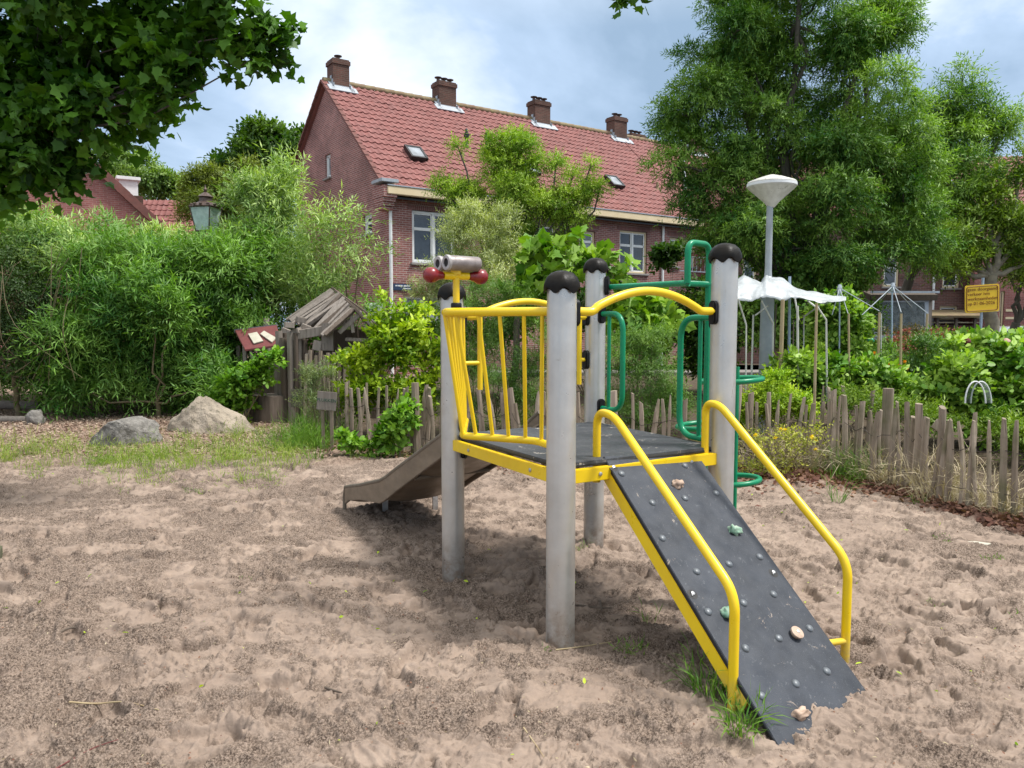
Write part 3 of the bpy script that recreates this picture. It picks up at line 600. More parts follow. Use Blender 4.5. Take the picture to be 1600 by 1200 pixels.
for xt, xb in ((848, 846), (820, 821), (782, 795), (748, 770), (712, 744)):
    MB().tube([at_px(top, xt), at_px(bot, xb)], .0105, 10).build('guard_bar', 'yellow', frame, smooth=60)
for tt, tb in ((.02, .0), (.18, .16), (.34, .32), (.52, .50), (.70, .68), (.88, .86)):
    MB().tube([tC.lerp(tE, max(tt, .03)), bC.lerp(bE, tb)], .0105, 10).build('guard_bar', 'yellow', frame, smooth=60)
# toy binoculars on the guard
bz = P(713, 478, 3.95); bz.z = TZ
MB().lathe([(.026, 0), (.028, .004), (.028, .03), (.024, .036)], bz + Vector((0, 0, .012)), 20).build('binocular_socket', 'clamp', frame, smooth=40)
MB().tube([bz + Vector((0, 0, .03)), bz + Vector((0, 0, .19))], .0175, 16).build('binocular_stem', 'yellow', frame, smooth=60)
tdir = Vector((-.80, -.60, 0)).normalized(); sdir = Vector((.86, .51, 0)).normalized(); hz = bz + Vector((0, 0, .185))
xb_ = MB().tube([hz - sdir * .07, hz + sdir * .07], .020, 14); xb_.box(hz + Vector((0, 0, .018)), (.05, .05, .025)); xb_.build('binocular_crossbar', 'yellow', frame, smooth=40)
for s in (-1, 1):
    c = hz + sdir * s * .072
    MB().lathe([(.014, 0), (.020, .006), (.022, .02), (.028, .035), (.038, .052), (.0405, .070), (.036, .090), (.022, .104), (.006, .109)], c, 22, sdir * s).build('red_handle', 'red', frame, smooth=60)
for s in (-.040, .040):
    off = Vector((-tdir.y, tdir.x, 0)) * s; c = hz + Vector((.01, .02, .062)) + off
    bt = MB(); rg_ = MB(); inn = MB(); bt.lathe([(.020, -.095), (.036, -.095), (.038, -.088), (.038, .088), (.036, .094)], c, 26, tdir); 
    rg_.lathe([(.022, .084), (.022, .101), (.037, .101), (.0395, .096), (.0395, .086)], c, 26, tdir); inn.lathe([(.022, .0965), (.004, .0966)], c, 20, tdir)
    bo = bt.build('binocular_tube', 'tube', frame, smooth=40)
    rg_.build('tube_ring', 'tubering', bo, smooth=40); inn.build('tube_opening', 'dark', bo)
# green D handles at both sides of the deck's rear opening
for p, d in ((pB, dirBR), (pR, -dirBR)):
    z0, z1 = (.985, 1.635) if p is pB else (.905, 1.60); w = .33 if p is pB else .36
    q = lambda s, z: p + d * s + Vector((0, 0, z))
    MB().tube(smoothpath([q(.075, z1), q(w, z1), q(w, z0), q(.075, z0)], .13, 8), .0185, 14).build('green_handle', 'green', frame, smooth=60)
    MB().tube([q(w * .52, z1), q(w * .52, z0)], .013, 12).build('green_handle_bar', 'green', frame, smooth=60)
# overhead bar with hoop, pole and coiled climber
hb0, hb1 = pB + Vector((.085, .02, 1.822)), pR + Vector((-.05, .05, 1.79))
hA = P(1074, 443, 4.48); hB = P(1107, 443, 4.62); hA.z = hB.z = 1.80; topz = 2.035
MB().tube([hb0, hA, Vector((hB.x, hB.y, 1.80)), P(1150, 443, 4.6)], .0185, 14).build('overhead_bar', 'green', frame, smooth=60)
MB().tube([hA] + smoothpath([hA + Vector((0, 0, .02)), Vector((hA.x, hA.y, topz)), Vector((hB.x, hB.y, topz)), hB], .062, 10)[1:] + [Vector((hB.x, hB.y, .95)), Vector((hB.x, hB.y, -.1))], .0185, 14).build('climbing_pole', 'green', frame, smooth=60)
pp = P(1151, 600, 4.75); MB().tube([Vector((pp.x, pp.y, 1.30)), Vector((pp.x, pp.y, -.1))], .0165, 14).build('climbing_pole', 'green', frame, smooth=60)
def loopring(px, py, Y, rx, ry, a0, a1, r=.0165):
    c = P(px, py, Y); pts = [c + Vector((math.cos(a) * rx, math.sin(a) * ry, .012 * math.cos(a))) for a in np.linspace(a0, a1, 26)]
    MB().tube(pts, r, 12).build('climbing_ring', 'green', frame, smooth=60)
loopring(1143, 594, 4.75, .185, .155, -math.pi * 1.05, math.pi * .95)
loopring(1105, 665, 4.70, .18, .15, math.pi * .1, math.pi * 1.9)
loopring(1143, 750, 4.75, .17, .15, -math.pi * .95, math.pi * .95)
# climbing board
tL, tRr, bL, bR_ = Pz(942, 720, .875), Pz(1090, 703, .875), Pz(1215, 1155, .0), Pz(1347, 1077, .0)
up_ = (tL - bL + tRr - bR_).normalized(); acr = (tRr - tL + bR_ - bL).normalized(); acr = (acr - up_ * acr.dot(up_)).normalized(); nrm = acr.cross(up_)
nrm = nrm if nrm.z > 0 else -nrm; W_ = .635; O_ = (tL + tRr) / 2; Lr = 1.62
def rp(s, t, h=0): return O_ + acr * s - up_ * t + nrm * h          # s across, t down the slope
c = rp(0, Lr / 2, -.011); mrot = Matrix((acr, up_, nrm)).transposed()
MB().box(rp(0, Lr / 2, -.006), (W_, Lr, .012), mrot).build('climbing_board', 'board', frame, bevel=.0025)
MB().box(rp(0, Lr / 2, -.0185), (W_ - .006, Lr - .004, .0125), mrot).build('board_edge', 'rubber', frame)
for s in (-1, 1): MB().box(rp(s * (W_ / 2 - .018), Lr / 2 - .135, -.058), (.034, Lr - .33, .066), mrot).build('side_beam', 'yellow', frame, bevel=.003)
dm = MB()
def onboard(px, py): return RP(px, py, O_, nrm)
c3 = lambda x, y: (900 + x / 2.4, 680 + y / 2.4)
for x, y in ((170, 145), (408, 115), (286, 254), (525, 218), (408, 237), (323, 387), (452, 512), (573, 484), (688, 457), (740, 597), (495, 663), (628, 630), (760, 762), (875, 725), (635, 800), (695, 978), (824, 932), (940, 886)):
    MB().lathe([(.019, -.001), (.0185, .003), (.015, .008), (.008, .011), (.001, .0115)], onboard(*c3(x, y)), 18, nrm).build('dome', 'dome', frame, smooth=60)
for x, y in ((140, 122), (442, 88), (437, 597), (740, 517)):
    q = onboard(*c3(x, y)); MB().lathe([(.025, .0005), (.001, .0012)], q, 18, nrm).build('bolt_hole', 'rubber', frame)
    mb = MB(); mb.lathe([(.010, .001), (.010, .006), (.005, .008)], q + acr * .003 + up_ * .004, 8, nrm); mb.lathe([(.0045, .001), (.0045, .005), (.002, .007)], q - acr * .008 - up_ * .006, 8, nrm); mb.build('bolt', 'steel', frame, smooth=40)
def blob(name, m, q, rx, ry, rz, seed, parent, nd=nrm, ax=acr, ay=up_, sub=3, amp=.35, sc=1.6):
    bm = bmesh.new(); bmesh.ops.create_icosphere(bm, subdivisions=sub, radius=1); vs_, fs = [], []
    for v_ in bm.verts:
        k = 1 + amp * (mnoise.noise(v_.co * sc + Vector((seed * 3.1, seed, 7)))); c_ = v_.co * k
        vs_.append(q + ax * c_.x * rx + ay * c_.y * ry + nd * c_.z * rz)
    for f_ in bm.faces: fs.append([x.index for x in f_.verts])
    bm.free(); mb = MB(); mb.raw(vs_, fs); return mb.build(name, m, parent, smooth=80)
for px, py, m_, rx, ry, rz, sd in ((1059, 758, 'holdtan', .034, .026, .024, 1), (1147, 830, 'holdgreen', .034, .028, .026, 2), (1136, 960, 'holdgreen', .030, .032, .026, 3), (1250, 1117, 'holdtan', .042, .022, .024, 5)):
    o = blob('climbing_hold', m_, onboard(px, py) + nrm * .006, rx, ry, rz, sd, frame, amp=.75)
q = onboard(1242, 992); o = MB().lathe([(.020, 0), (.026, .008), (.031, .018), (.030, .023), (.018, .027), (.001, .028)], q, 24, nrm).build('climbing_hold', 'holdtan', frame, smooth=50)
MB().lathe([(.008, .026), (.008, .030), (.003, .031)], q, 10, nrm).build('bolt', 'steel', o)
# ramp handrails
HR = .0205
for pts, stub in (([Vector((.425, 3.88, .745)), Vector((.425, 3.88, 1.105)), Vector((.50, 3.76, 1.125)), None], -1), ([Vector((1.085, 4.20, .80)), Vector((1.085, 4.20, 1.13)), Vector((1.165, 4.08, 1.15)), None], 1)):
    pass
def handrail(a, ztop, over, bend, foot, s):
    p0 = a; p1 = Vector((a.x, a.y, ztop)); path = [p0, p1, over, bend, foot]
    MB().tube(smoothpath(path, .085, 9), HR, 18).build('handrail', 'yellow', frame, smooth=60)
    for q in (p0 + Vector((0, 0, .05)), foot + Vector((0, 0, .10))):
        t_ = (O_ - q).dot(up_); e_ = rp(s * (W_ / 2 - .01), t_, -.03); MB().tube([q, e_], .015, 12).build('handrail_bracket', 'yellow', frame, smooth=60)
a1 = P(932, 753, 3.90); f1 = P(1144, 1128, 2.99); b1 = P(1150, 935, 2.99); b1.x, b1.y = f1.x, f1.y
handrail(a1, 1.115, P(958, 648, 3.76), Vector((f1.x, f1.y, P(1150, 928, 2.99).z)), f1, -1)
a2 = P(1101, 724, 4.20); f2 = P(1320, 1034, 3.44)
handrail(a2, 1.13, P(1124, 632, 4.08), Vector((f2.x, f2.y, P(1320, 878, 3.44).z)), f2, 1)
# slide
sd = Vector((-.535, .845, 0)).normalized(); sw = Vector((.845, .535, 0)).normalized(); S0 = Vector((-.40, 4.80, 0)); SWD = .62
# (distance along, top of side, bottom of side)
SP = [(-.10, .98, .86), (.0, .92, .80), (.12, .845, .70), (.45, .69, .54), (.8, .53, .37), (1.02, .425, .255), (1.14, .375, .205), (1.30, .335, .185), (1.55, .27, .155), (1.80, .215, .10), (1.90, .19, .05)]
def sside(off, th):
    n_ = len(SP); vs_ = []
    for (s, t_, b_) in SP:
        for (w, z) in ((off, t_), (off + th, t_), (off + th, b_), (off, b_)): vs_.append(S0 + sd * s + sw * w + Vector((0, 0, z)))
    fs = [(i * 4 + j, (i + 1) * 4 + j, (i + 1) * 4 + (j + 1) % 4, i * 4 + (j + 1) % 4) for i in range(n_ - 1) for j in range(4)] + [(0, 1, 2, 3), tuple(reversed([(n_ - 1) * 4 + j for j in range(4)]))]
    return vs_, fs
slide = bpy.data.objects.new('slide', None)
for off in (0, SWD):
    MB().raw(*sside(off, .022)).build('slide_side', 'slide', frame, smooth=35, bevel=.004)
    MB().tube([S0 + sd * s + sw * (off + .011) + Vector((0, 0, t_ + .004)) for s, t_, b_ in SP] + [S0 + sd * 1.93 + sw * (off + .011) + Vector((0, 0, .10)), S0 + sd * 1.93 + sw * (off + .011) + Vector((0, 0, -.02))], .017, 10).build('slide_rim', 'slideedge', frame, smooth=60)
vs_, fs, K = [], [], 13
bedp = catmull([Vector((s, b_, 0)) for s, t_, b_ in SP], 4); n_ = len(bedp)
for lay in (0, -.012):
    for q in bedp:
        for k in range(K):
            w = k / (K - 1); zz = q.y + .045 * abs(2 * w - 1) ** 3 + .004 + lay; vs_.append(S0 + sd * q.x + sw * (.022 + (SWD - .022) * w) + Vector((0, 0, zz)))
for l in (0, 1):
    for i in range(n_ - 1):
        for k in range(K - 1):
            a = l * n_ * K + i * K + k; fs.append((a, a + 1, a + K + 1, a + K))
for i in range(n_ - 1):
    for k in (0, K - 1): a = i * K + k; fs.append((a, a + K, a + K + n_ * K, a + n_ * K))
for k in range(K - 1):
    for i in (0, n_ - 1): a = i * K + k; fs.append((a, a + 1, a + 1 + n_ * K, a + n_ * K))
MB().raw(vs_, fs).build('slide_chute', 'slide', frame, smooth=50)
bpy.data.objects.remove(slide)
for px, py, Y, hgt in ((602, 800, 5.95, .16), (680, 795, 6.3, .2)):
    g = Pz(px, py, 0); MB().box((g.x, g.y, .07), (.05, .012, .30), rot('Z', .6)).build('slide_foot', 'steel', frame, bevel=.002)
MB().tube([S0 + sd * .55 + Vector((.0, 0, .50)) + sw * .02, S0 + sd * .55 + sw * (SWD - .0) + Vector((0, 0, .50))], .018, 10).build('slide_crossbar', 'slideedge', frame, smooth=60)

# ================================================================== LEFT EDGE AND FOREGROUND THINGS
def rock(name, label, base, rx, ry, rz, seed, m, shape=None, group=None):
    bm = bmesh.new(); bmesh.ops.create_icosphere(bm, subdivisions=5, radius=1); vs_, fs = [], []
    rg = random.Random(seed); planes = [(Vector((rg.uniform(-1, 1), rg.uniform(-1, 1), rg.uniform(-.3, 1))).normalized(), rg.uniform(.62, .9)) for _ in range(11)]
    for v_ in bm.verts:
        c_ = v_.co.copy()
        for nn, dd in planes:
            k = c_.dot(nn) - dd
            if k > 0: c_ -= nn * k * .9
        c_ *= 1 + .10 * mnoise.fractal(c_ * 2.2 + Vector((seed, 0, 0)), .6, 2, 6)
        if shape: c_ = shape(c_)
        vs_.append(base + Vector((c_.x * rx, c_.y * ry, c_.z * rz)))
    for f_ in bm.faces: fs.append([x.index for x in f_.verts])
    bm.free(); o = MB().raw(vs_, fs).build(name, m, smooth=32); return tag(o, label, 'boulder', group)
def pk(c):      # peaked boulder, apex left of the middle, long slope to the right
    k = max(0, c.z); x = c.x * (1 - .60 * k ** 1.5) - .16 * k; x += .10 * max(0, .45 - abs(c.z - .35)) * (1 if c.x > 0 else 0); return Vector((x, c.y * (1 - .4 * k), c.z * 1.05 if c.z > 0 else c.z * .3))
rock('boulder', 'large pale pointed boulder on the wood chips beside the stump', Vector((G(308, 687).x, G(326, 682).y + .25, .02)), .66, .5, .56, 4, 'rock1', pk)
def fl(c): return Vector((c.x + .10 * max(0, c.z), c.y, (min(c.z, .55 + .1 * c.z) * 1.5 * (1 + .22 * c.x) if c.z > 0 else c.z * .3)))
rock('boulder', 'low flat-topped grey boulder left of the pointed one', Vector((G(168, 703).x, G(192, 700).y + .2, .0)), .48, .36, .37, 9, 'rock2', fl)
g = P(428, 655, 12.2); g.z = .02
st = thing('tree_stump', g, 'round sawn tree stump in front of the log playhouse', 'stump')
def sw_(r, h, a): return (r * (1 + .05 * math.sin(3 * a + 1) + .02 * math.sin(11 * a)), h)
MB().lathe([(.34, -.05), (.31, .05), (.30, .42), (.29, .445)], g, 48, wob=sw_).build('stump_bark', 'darkwood', st, smooth=40); MB().lathe([(.288, .4455), (.001, .448)], g, 48, wob=sw_).build('cut_face', 'oldwood', st)
# logs lying at the left edge
for (x0, y0, x1, y1, Y, r, lb) in ((-60, 631, 62, 634, 13.4, .075, 'long rounded log lying under the hedge at the left edge'), (-40, 655, 42, 656, 12.0, .06, 'upper weathered beam at the left edge beside tall grass'), (-40, 672, 40, 672, 11.6, .07, 'lower weathered beam at the left edge beside tall grass')):
    o = MB().tube([P(x0, y0, Y), P(x1, y1, Y)], r, 14).build('log', 'oldwood', smooth=50); tag(o, lb, 'log')
o = blob('round_stone', 'rock2', P(56, 655, 11.8), .13, .12, .14, 3, None, Vector((0, 0, 1)), Vector((1, 0, 0)), Vector((0, 1, 0))); tag(o, 'small round grey stone at the end of the weathered beams', 'stone')
# corner of a wooden block peeking in at the left edge
c = P(-13, 872, 4.9); tb = thing('timber_block', (c.x, c.y, 0), 'grey timber block on a post cut off by the left edge of the sand', 'timber block')
MB().box(c + Vector((-.02, 0, 0)), (.13, .3, .10), rot('Z', .5)).build('block', 'greenwood', tb, bevel=.012); MB().box((c.x - .03, c.y, .07), (.06, .06, .24), rot('Z', .5)).build('leg', 'oldwood', tb, bevel=.004)
# ================================================================== BRICK HOUSE (centre)
HA = P(608, 294, 23.5); EAVE = HA.z; HA.z = 0
HU = Vector((.825, .566, 0)).normalized(); HV = Vector((-HU.y, HU.x, 0))
Z3 = Vector((0, 0, 1))
def H(u, w, z): return HA + HU * u + HV * w + Z3 * z
house = thing('brick_house', H(0, 0, 0), 'red brick terraced house with red tiled roof, brick chimneys and cream gutter', 'house')
def wall_holes(mb, org, ux, vin, length, hfun, brk, holes, th=.28):
    """wall of real thickness with real openings; brk = extra breakpoints of the top outline"""
    us = sorted(set([0, length] + [b for b in brk if 0 < b < length] + [x for h in holes for x in h[:2]]))
    for a, b in zip(us[:-1], us[1:]):
        if b - a < 1e-5: continue
        mid = (a + b) / 2; cuts = sorted([(h[2], h[3]) for h in holes if h[0] < mid < h[1]]); z = 0; segs = []
        for (z0, z1) in cuts:
            if z0 > z: segs.append((z, z, z0, z0))
            z = z1
        segs.append((z, z, hfun(a + 1e-6), hfun(b - 1e-6)))
        for (a0, b0, a1, b1) in segs:
            q = [org + ux * a + Z3 * a0, org + ux * b + Z3 * b0, org + ux * b + Z3 * b1, org + ux * a + Z3 * a1]; mb.prism(q, vin * th)
def px_rect(l, r, t, b, org, nrm_, ux):
    A_ = RP(l, (t + b) / 2, org, nrm_); B_ = RP(r, (t + b) / 2, org, nrm_); m_ = (l + r) / 2
    return (A_ - org).dot(ux), (B_ - org).dot(ux), RP(m_, b, org, nrm_).z, RP(m_, t, org, nrm_).z
def window(parent, org, ux, vin, rect, fm, panes='2x2', glass='glass', sill=True, header=True, fw=.07):
    u0, u1, z0, z1 = rect; q = lambda u, z, d=0: org + ux * u + Z3 * z + vin * d
    M3 = Matrix((ux, vin, Z3)).transposed(); w, h = u1 - u0, z1 - z0
    f = MB()
    def fb(cu, cz, su, sz, d=.10, sd=.07): f.box(q(cu, cz, d), (su, sd, sz), M3)
    fb(u0 + fw / 2, (z0 + z1) / 2, fw, h); fb(u1 - fw / 2, (z0 + z1) / 2, fw, h); fb((u0 + u1) / 2, z0 + fw / 2, w - 2 * fw, fw); fb((u0 + u1) / 2, z1 - fw / 2, w - 2 * fw, fw)
    fo = f.build('window', fm, parent, bevel=.006)
    cols_ = 2 if panes[0] == '2' else 1; s = MB(); iw = (w - 2 * fw) / cols_
    for i in range(cols_):
        a = u0 + fw + i * iw
        if i: s.box(q(a, (z0 + z1) / 2, .098), (fw, .072, h - 2 * fw), M3)
        b0 = .045; zt = z1 - fw - (h * .30 if panes[2] == '2' else 0)
        for (za, zb) in (((z0 + fw, zt), (zt, z1 - fw)) if panes[2] == '2' else ((z0 + fw, z1 - fw),)):
            for (cu, cz, su, sz) in ((a + b0 / 2 + (fw / 2 if i else 0), (za + zb) / 2, b0, zb - za), (a + iw - b0 / 2 - (0 if i == cols_ - 1 else fw / 2), (za + zb) / 2, b0, zb - za), (a + iw / 2, za + b0 / 2, iw, b0), (a + iw / 2, zb - b0 / 2, iw, b0)):
                s.box(q(cu, cz, .112), (su, .04, sz), M3)
    s.build('sash', 'white', fo)
    MB().box(q((u0 + u1) / 2, (z0 + z1) / 2, .125), (w - .02, .008, h - .02), M3).build('pane', glass, fo)
    MB().box(q((u0 + u1) / 2, (z0 + z1) / 2, .33), (w + .3, .02, h + .2), M3).build('room_dark', 'dark', fo)
    if sill: MB().box(q((u0 + u1) / 2, z0 - .035, .03), (w + .14, .22, .07), M3).build('sill', 'sill', fo, bevel=.008)
    return fo
n_f = -HV; org = H(0, 0, 0)
W1 = [px_rect(644, 712, 331, 412, org, n_f, HU), px_rect(824, 869, 350, 420, org, n_f, HU), px_rect(905, 930, 361, 405, org, n_f, HU), px_rect(968, 1011, 361, 427, org, n_f, HU),
      px_rect(1046, 1060, 371, 416, org, n_f, HU), px_rect(1074, 1087, 374, 417, org, n_f, HU)]
G1 = [px_rect(630, 695, 461, 512, org, n_f, HU), px_rect(905, 935, 468, 505, org, n_f, HU), px_rect(985, 1020, 470, 512, org, n_f, HU)]
z_top = np.mean([w[3] for w in W1[:1]]); 
LEN = 21.0; wm = MB()
wall_holes(wm, org, HU, HV, LEN, lambda u: EAVE - .02, [], W1 + G1)
RW, RZ, BWD, BZE = 4.9, P(515, 126, 27.3).z, 8.3, 7.55
hg = lambda w: EAVE + (RZ - EAVE) * w / RW if w < RW else RZ + (BZE - RZ) * (w - RW) / (BWD - RW)
orgG = H(0, .281, 0)
gh = [px_rect(508, 516.5, 241, 278, orgG, HU, HV), px_rect(465, 477, 358, 407, orgG, HU, HV), px_rect(568, 581, 335, 366, orgG, HU, HV)]
gh = [(min(a, b), max(a, b), c_, d_) for a, b, c_, d_ in gh]
wall_holes(wm, orgG, HV, HU, BWD - .281, lambda w: hg(w + .281) - .06, [RW - .281], gh)
wm.build('wall', 'brick', house, uv=True)
for i, w in enumerate(W1): window(house, org, HU, HV, w, 'white' if i == 0 else 'cream', '2x2' if i in (0, 1, 3) else '1x2', 'curtain' if i in (2, 5) else 'glass')
for w in G1: window(house, org, HU, HV, w, 'cream', '2x2', 'curtain')
for i, w in enumerate(gh): window(house, orgG, HV, HU, w, 'white', '1x1' if i == 0 else '1x2', 'curtain' if i == 0 else 'glass')
# soldier courses over windows
M['soldier'] = brick_mat('brick_soldier', (.20, .075, .062), (.15, .055, .05), (.30, .24, .22), .066, .24); M3 = Matrix((HU, HV, Z3)).transposed()
for (u0, u1, z0, z1) in W1 + G1: MB().box(H((u0 + u1) / 2, .1, z1 + .11), (u1 - u0 + .3, .206, .22), M3).build('lintel', 'soldier', house, uv=True)
# tiled roof, every pantile modelled in the sheet
def roof(parent, o, ux, down, length, slope, tw=.24, tl=.335, name='roof', m='tile', seg=6, seed=1):
    rg = np.random.default_rng(seed); nn = ux.cross(down).normalized(); nn = nn if nn.z > 0 else -nn
    nu, nv = int(round(length / tw)), int(round(slope / tl)); tw, tl = length / nu, slope / nv
    uu = np.linspace(0, length, nu * seg + 1); ph = (uu / tw) % 1; prof = .034 * np.clip(np.sin(ph * 2 * math.pi) * 1.0, -.35, 1)
    rows = []
    for j in range(nv):
        jit = np.repeat(rg.normal(size=nu + 1) * .004, seg)[:len(uu)]
        for (s, h) in ((0.0, .006), (.93, .036), (1.0, .034), (1.001, .004)): rows.append(((j + s) * tl, h + prof + jit))
    V = []
    for s, h in rows: V.append(np.outer(uu, ux) + np.array(o)[None, :] + s * np.array(down)[None, :] + h[:, None] * np.array(nn)[None, :])
    V = np.array(V); nr, nc = V.shape[:2]; i = np.arange(nr - 1)[:, None] * nc + np.arange(nc - 1)[None, :]
    F = np.stack([i, i + 1, i + nc + 1, i + nc], -1).reshape(-1, 4); w = np.zeros(3); q = parent
    while q: w += np.array(q.location); q = q.parent
    me = bpy.data.meshes.new(name); me.from_pydata((V.reshape(-1, 3) - w).tolist(), [], F.tolist()); me.polygons.foreach_set('use_smooth', [True] * len(F)); me.set_sharp_from_angle(angle=R(40)); me.materials.append(M[m])
    ob = bpy.data.objects.new(name, me); col.objects.link(ob); ob.parent = parent; return ob
ROOFL = LEN
rt = H(-.12, RW, RZ); dn = (H(0, -.35, EAVE - (RZ - EAVE) / RW * .35) - H(0, RW, RZ)); sl_ = dn.length; dn.normalize()
rf = roof(house, rt + Z3 * .05, HU, dn, 13.78, sl_ - .03)
dn2 = (H(0, BWD + .3, hg(BWD) - .3) - H(0, RW, RZ)); s2 = dn2.length; dn2.normalize(); MB().prism([H(-.12, RW, RZ + .05), H(21, RW, RZ + .05), H(21, RW, RZ + .05) + dn2 * s2, H(-.12, RW, RZ + .05) + dn2 * s2], -Z3 * .05).build('rear_roof', 'tile', house)
MB().prism([H(-.10, RW, RZ - .02), H(21, RW, RZ - .02), H(21, RW, RZ - .02) + dn * (sl_ - .05), H(-.10, RW, RZ - .02) + dn * (sl_ - .05)], -Z3 * .05).build('roof_deck', 'black', house)
rd = MB(); k = 0
u_ = -.14
while u_ < 20.5: rd.tube([H(u_, RW, RZ + .06), H(u_ + .40, RW, RZ + .075)], .115, 10); u_ += .385
rd.build('ridge', 'ridge', rf, smooth=50)
vg = MB(); j = 0
for a_, b_, n_ in ((H(-.15, RW, RZ + .07), H(-.15, -.33, EAVE - (RZ - EAVE) / RW * .33 + .07), 20), (H(-.15, RW, RZ + .07), H(-.15, BWD + .2, hg(BWD) - .13), 12)):
    for i in range(n_):
        p_, q_ = a_.lerp(b_, i / n_), a_.lerp(b_, (i + 1.05) / n_); vg.bar(p_ + Z3 * -.02, q_ + Z3 * .01, .16, .07)
vg.build('verge', 'verge', rf)
gut = MB(); gut.box(H(13.4 / 2 - .1, -.22, EAVE - .12), (13.7, .42, .24), M3); gut.build('gutter', 'cream', house, bevel=.02)
MB().box(H(13.4 / 2 - .1, -.40, EAVE + .02), (13.7, .10, .03), M3).build('gutter_lip', 'zinc', house)
ck = MB()
for i, (d_, h_) in enumerate(((.10, .12), (.18, .12), (.26, .12), (.34, .34))): ck.box(H(-.15 + .0, -.0, EAVE - .62 + i * .12 + (.11 if i == 3 else 0)), (.30 + d_ * .4, d_ * 1.5 + .28, h_), M3)
ck.build('corner_corbel', 'brick', house, uv=True); MB().box(H(-.18, -.10, EAVE + .15), (.56, .72, .10), M3).build('corbel_cap', 'lead', house, bevel=.01)
for pxx in (609, 1034):
    uu_ = (RP(pxx, 380, org, n_f) - org).dot(HU); MB().tube([H(uu_, -.07, EAVE - .2), H(uu_, -.07, .0)], .05, 12).build('drainpipe', 'white', house, smooth=50)
def rooft(px, py): nn = HU.cross(dn).normalized(); return RP(px, py, rt + Z3 * .05, nn)
nR = HU.cross(dn).normalized(); nR = nR if nR.z > 0 else -nR
MR = Matrix((HU, -dn, nR)).transposed()
def chimney(px, w=.80, d=.62, h=1.0, pots=2, back=0.0, px_top=None):
    q = RP(px, 150, H(0, RW, 0), HV); uu_ = (q - HA).dot(HU); o = MB(); base = H(uu_, RW + back, RZ)
    o.box(base + Z3 * (h / 2 - .3), (w, d, h + .6), M3); o.box(base + Z3 * (h - .04), (w + .07, d + .07, .14), M3); o.box(base + Z3 * (h + .055), (w + .0, d + .0, .05), M3)
    c_ = o.build('chimney', 'chimbrick', house, uv=True)
    for i in range(pots):
        pp = base + HU * ((i - (pots - 1) / 2) * .26) + Z3 * (h + .08); MB().lathe([(.07, 0), (.06, .13), (.135, .15), (.14, .175), (.05, .20)], pp, 14).build('pot', 'lantern', c_, smooth=40)
    if back < .1:
        fl_ = MB()
        for sgn in (-1, 1):
            for i in range(5): s_ = .05 + i * .12; fl_.box(base + HU * (sgn * (w / 2 + .05)) + dn * s_ + nR * .09, (.16, .13, .03), MR)
        fl_.box(base + dn * (d * .72 + .06) + nR * .09, (w + .46, .34, .03), MR)
        for sgn in (-1, 1):
            for i in range(3): fl_.box(base + HU * (sgn * (w / 2 + .008)) - HV * (.08 + i * .12) + Z3 * (.05 - i * .13), (.014, .14, .40 - .04 * i), M3)
        fl_.box(base - HV * (d / 2 + .008) - Z3 * .25, (w + .01, .014, .30), M3)
        fl_.build('flashing', 'lead', c_)
chimney(529, .60, .56, .74, 1); chimney(694, .74, .56, .72, 3); chimney(842, .78, .56, .74, 3); chimney(964, .74, .56, .74, 2); chimney(1014, .9, .5, .45, 3, back=.9); chimney(1083, .8, .6, .9, 2)
for i, (px, py) in enumerate(((648, 244.5), (826, 268), (958, 288))):
    q = rooft(px, py); o = MB(); 
    for (a_, b_, c_, d_) in ((-.27, 0, .07, .72), (.27, 0, .07, .72), (0, .325, .54, .07), (0, -.325, .54, .07)): o.box(q + HU * a_ - dn * b_ + nR * .13, (c_, d_, .13), MR)
    sk = o.build('skylight', 'black', house); MB().box(q + nR * .165, (.48, .6, .02), MR).build('pane', 'curtain', sk)
for px, py, hh in ((729, 230, .62), (761, 232, .6)):
    q = rooft(px, py); MB().lathe([(.09, -.05), (.075, .05), (.06, .08), (.06, hh - .3), (.10, hh - .28), (.10, hh - .16), (.06, hh - .13), (.05, hh), (.01, hh + .05)], q, 14).build('vent_pipe', 'black', house, smooth=40)
q = rooft(1027, 296); MB().lathe([(.14, -.04), (.07, .08), (.05, .30)], q, 10).build('vent_pipe', 'ridge', house, smooth=50)
# street name plate
pl = RP(628.5, 448.5, org, n_f); ps = MB().box(pl - HV * .03, (.64, .02, .20), M3).build('name_plate', 'blueplate', bevel=.006); tag(ps, 'small dark blue street name plate with white lettering beside the white drainpipe', 'street sign')
lt = MB(); rg = random.Random(3)
for row, (x0, x1, zz, hh) in enumerate(((-.24, .25, .035, .05), (.02, .25, -.045, .035))):
    x = x0
    while x < x1:
        w_ = rg.uniform(.015, .03)
        if rg.random() > .15: lt.box(pl + HU * x + Z3 * zz - HV * .042, (w_, .003, hh * rg.uniform(.7, 1)), M3)
        x += w_ + .012
lt.build('white_lettering', 'whiteink', ps)
# next block, stepping forward beyond the gutter end
h2 = thing('brick_house', H(13.6, -.0, 0), 'brick house wall with tall parapet adjoining the gutter end, behind the big ash tree', 'house')
w2 = MB(); o2 = H(13.62, -.55, 0); wall_holes(w2, o2, HU, HV, 8, lambda u: 6.6 + .35 * u if u < 3 else 7.65, [3], [], .3); w2.prism([H(13.62, -.25, 0), H(13.62, .05, 0), H(13.62, .05, 6.6), H(13.62, -.25, 6.6)], HU * .3); w2.build('wall', 'brickred', h2, uv=True)
r2 = roof(h2, H(13.6, RW, RZ + .06), HU, dn, 7.6, sl_ - .7, seed=4)
MB().tube([rooft(1066, 252) + nR * .12, rooft(1070, 331) + nR * .12], .06, 10).build('zinc_pipe', 'zinc', h2)
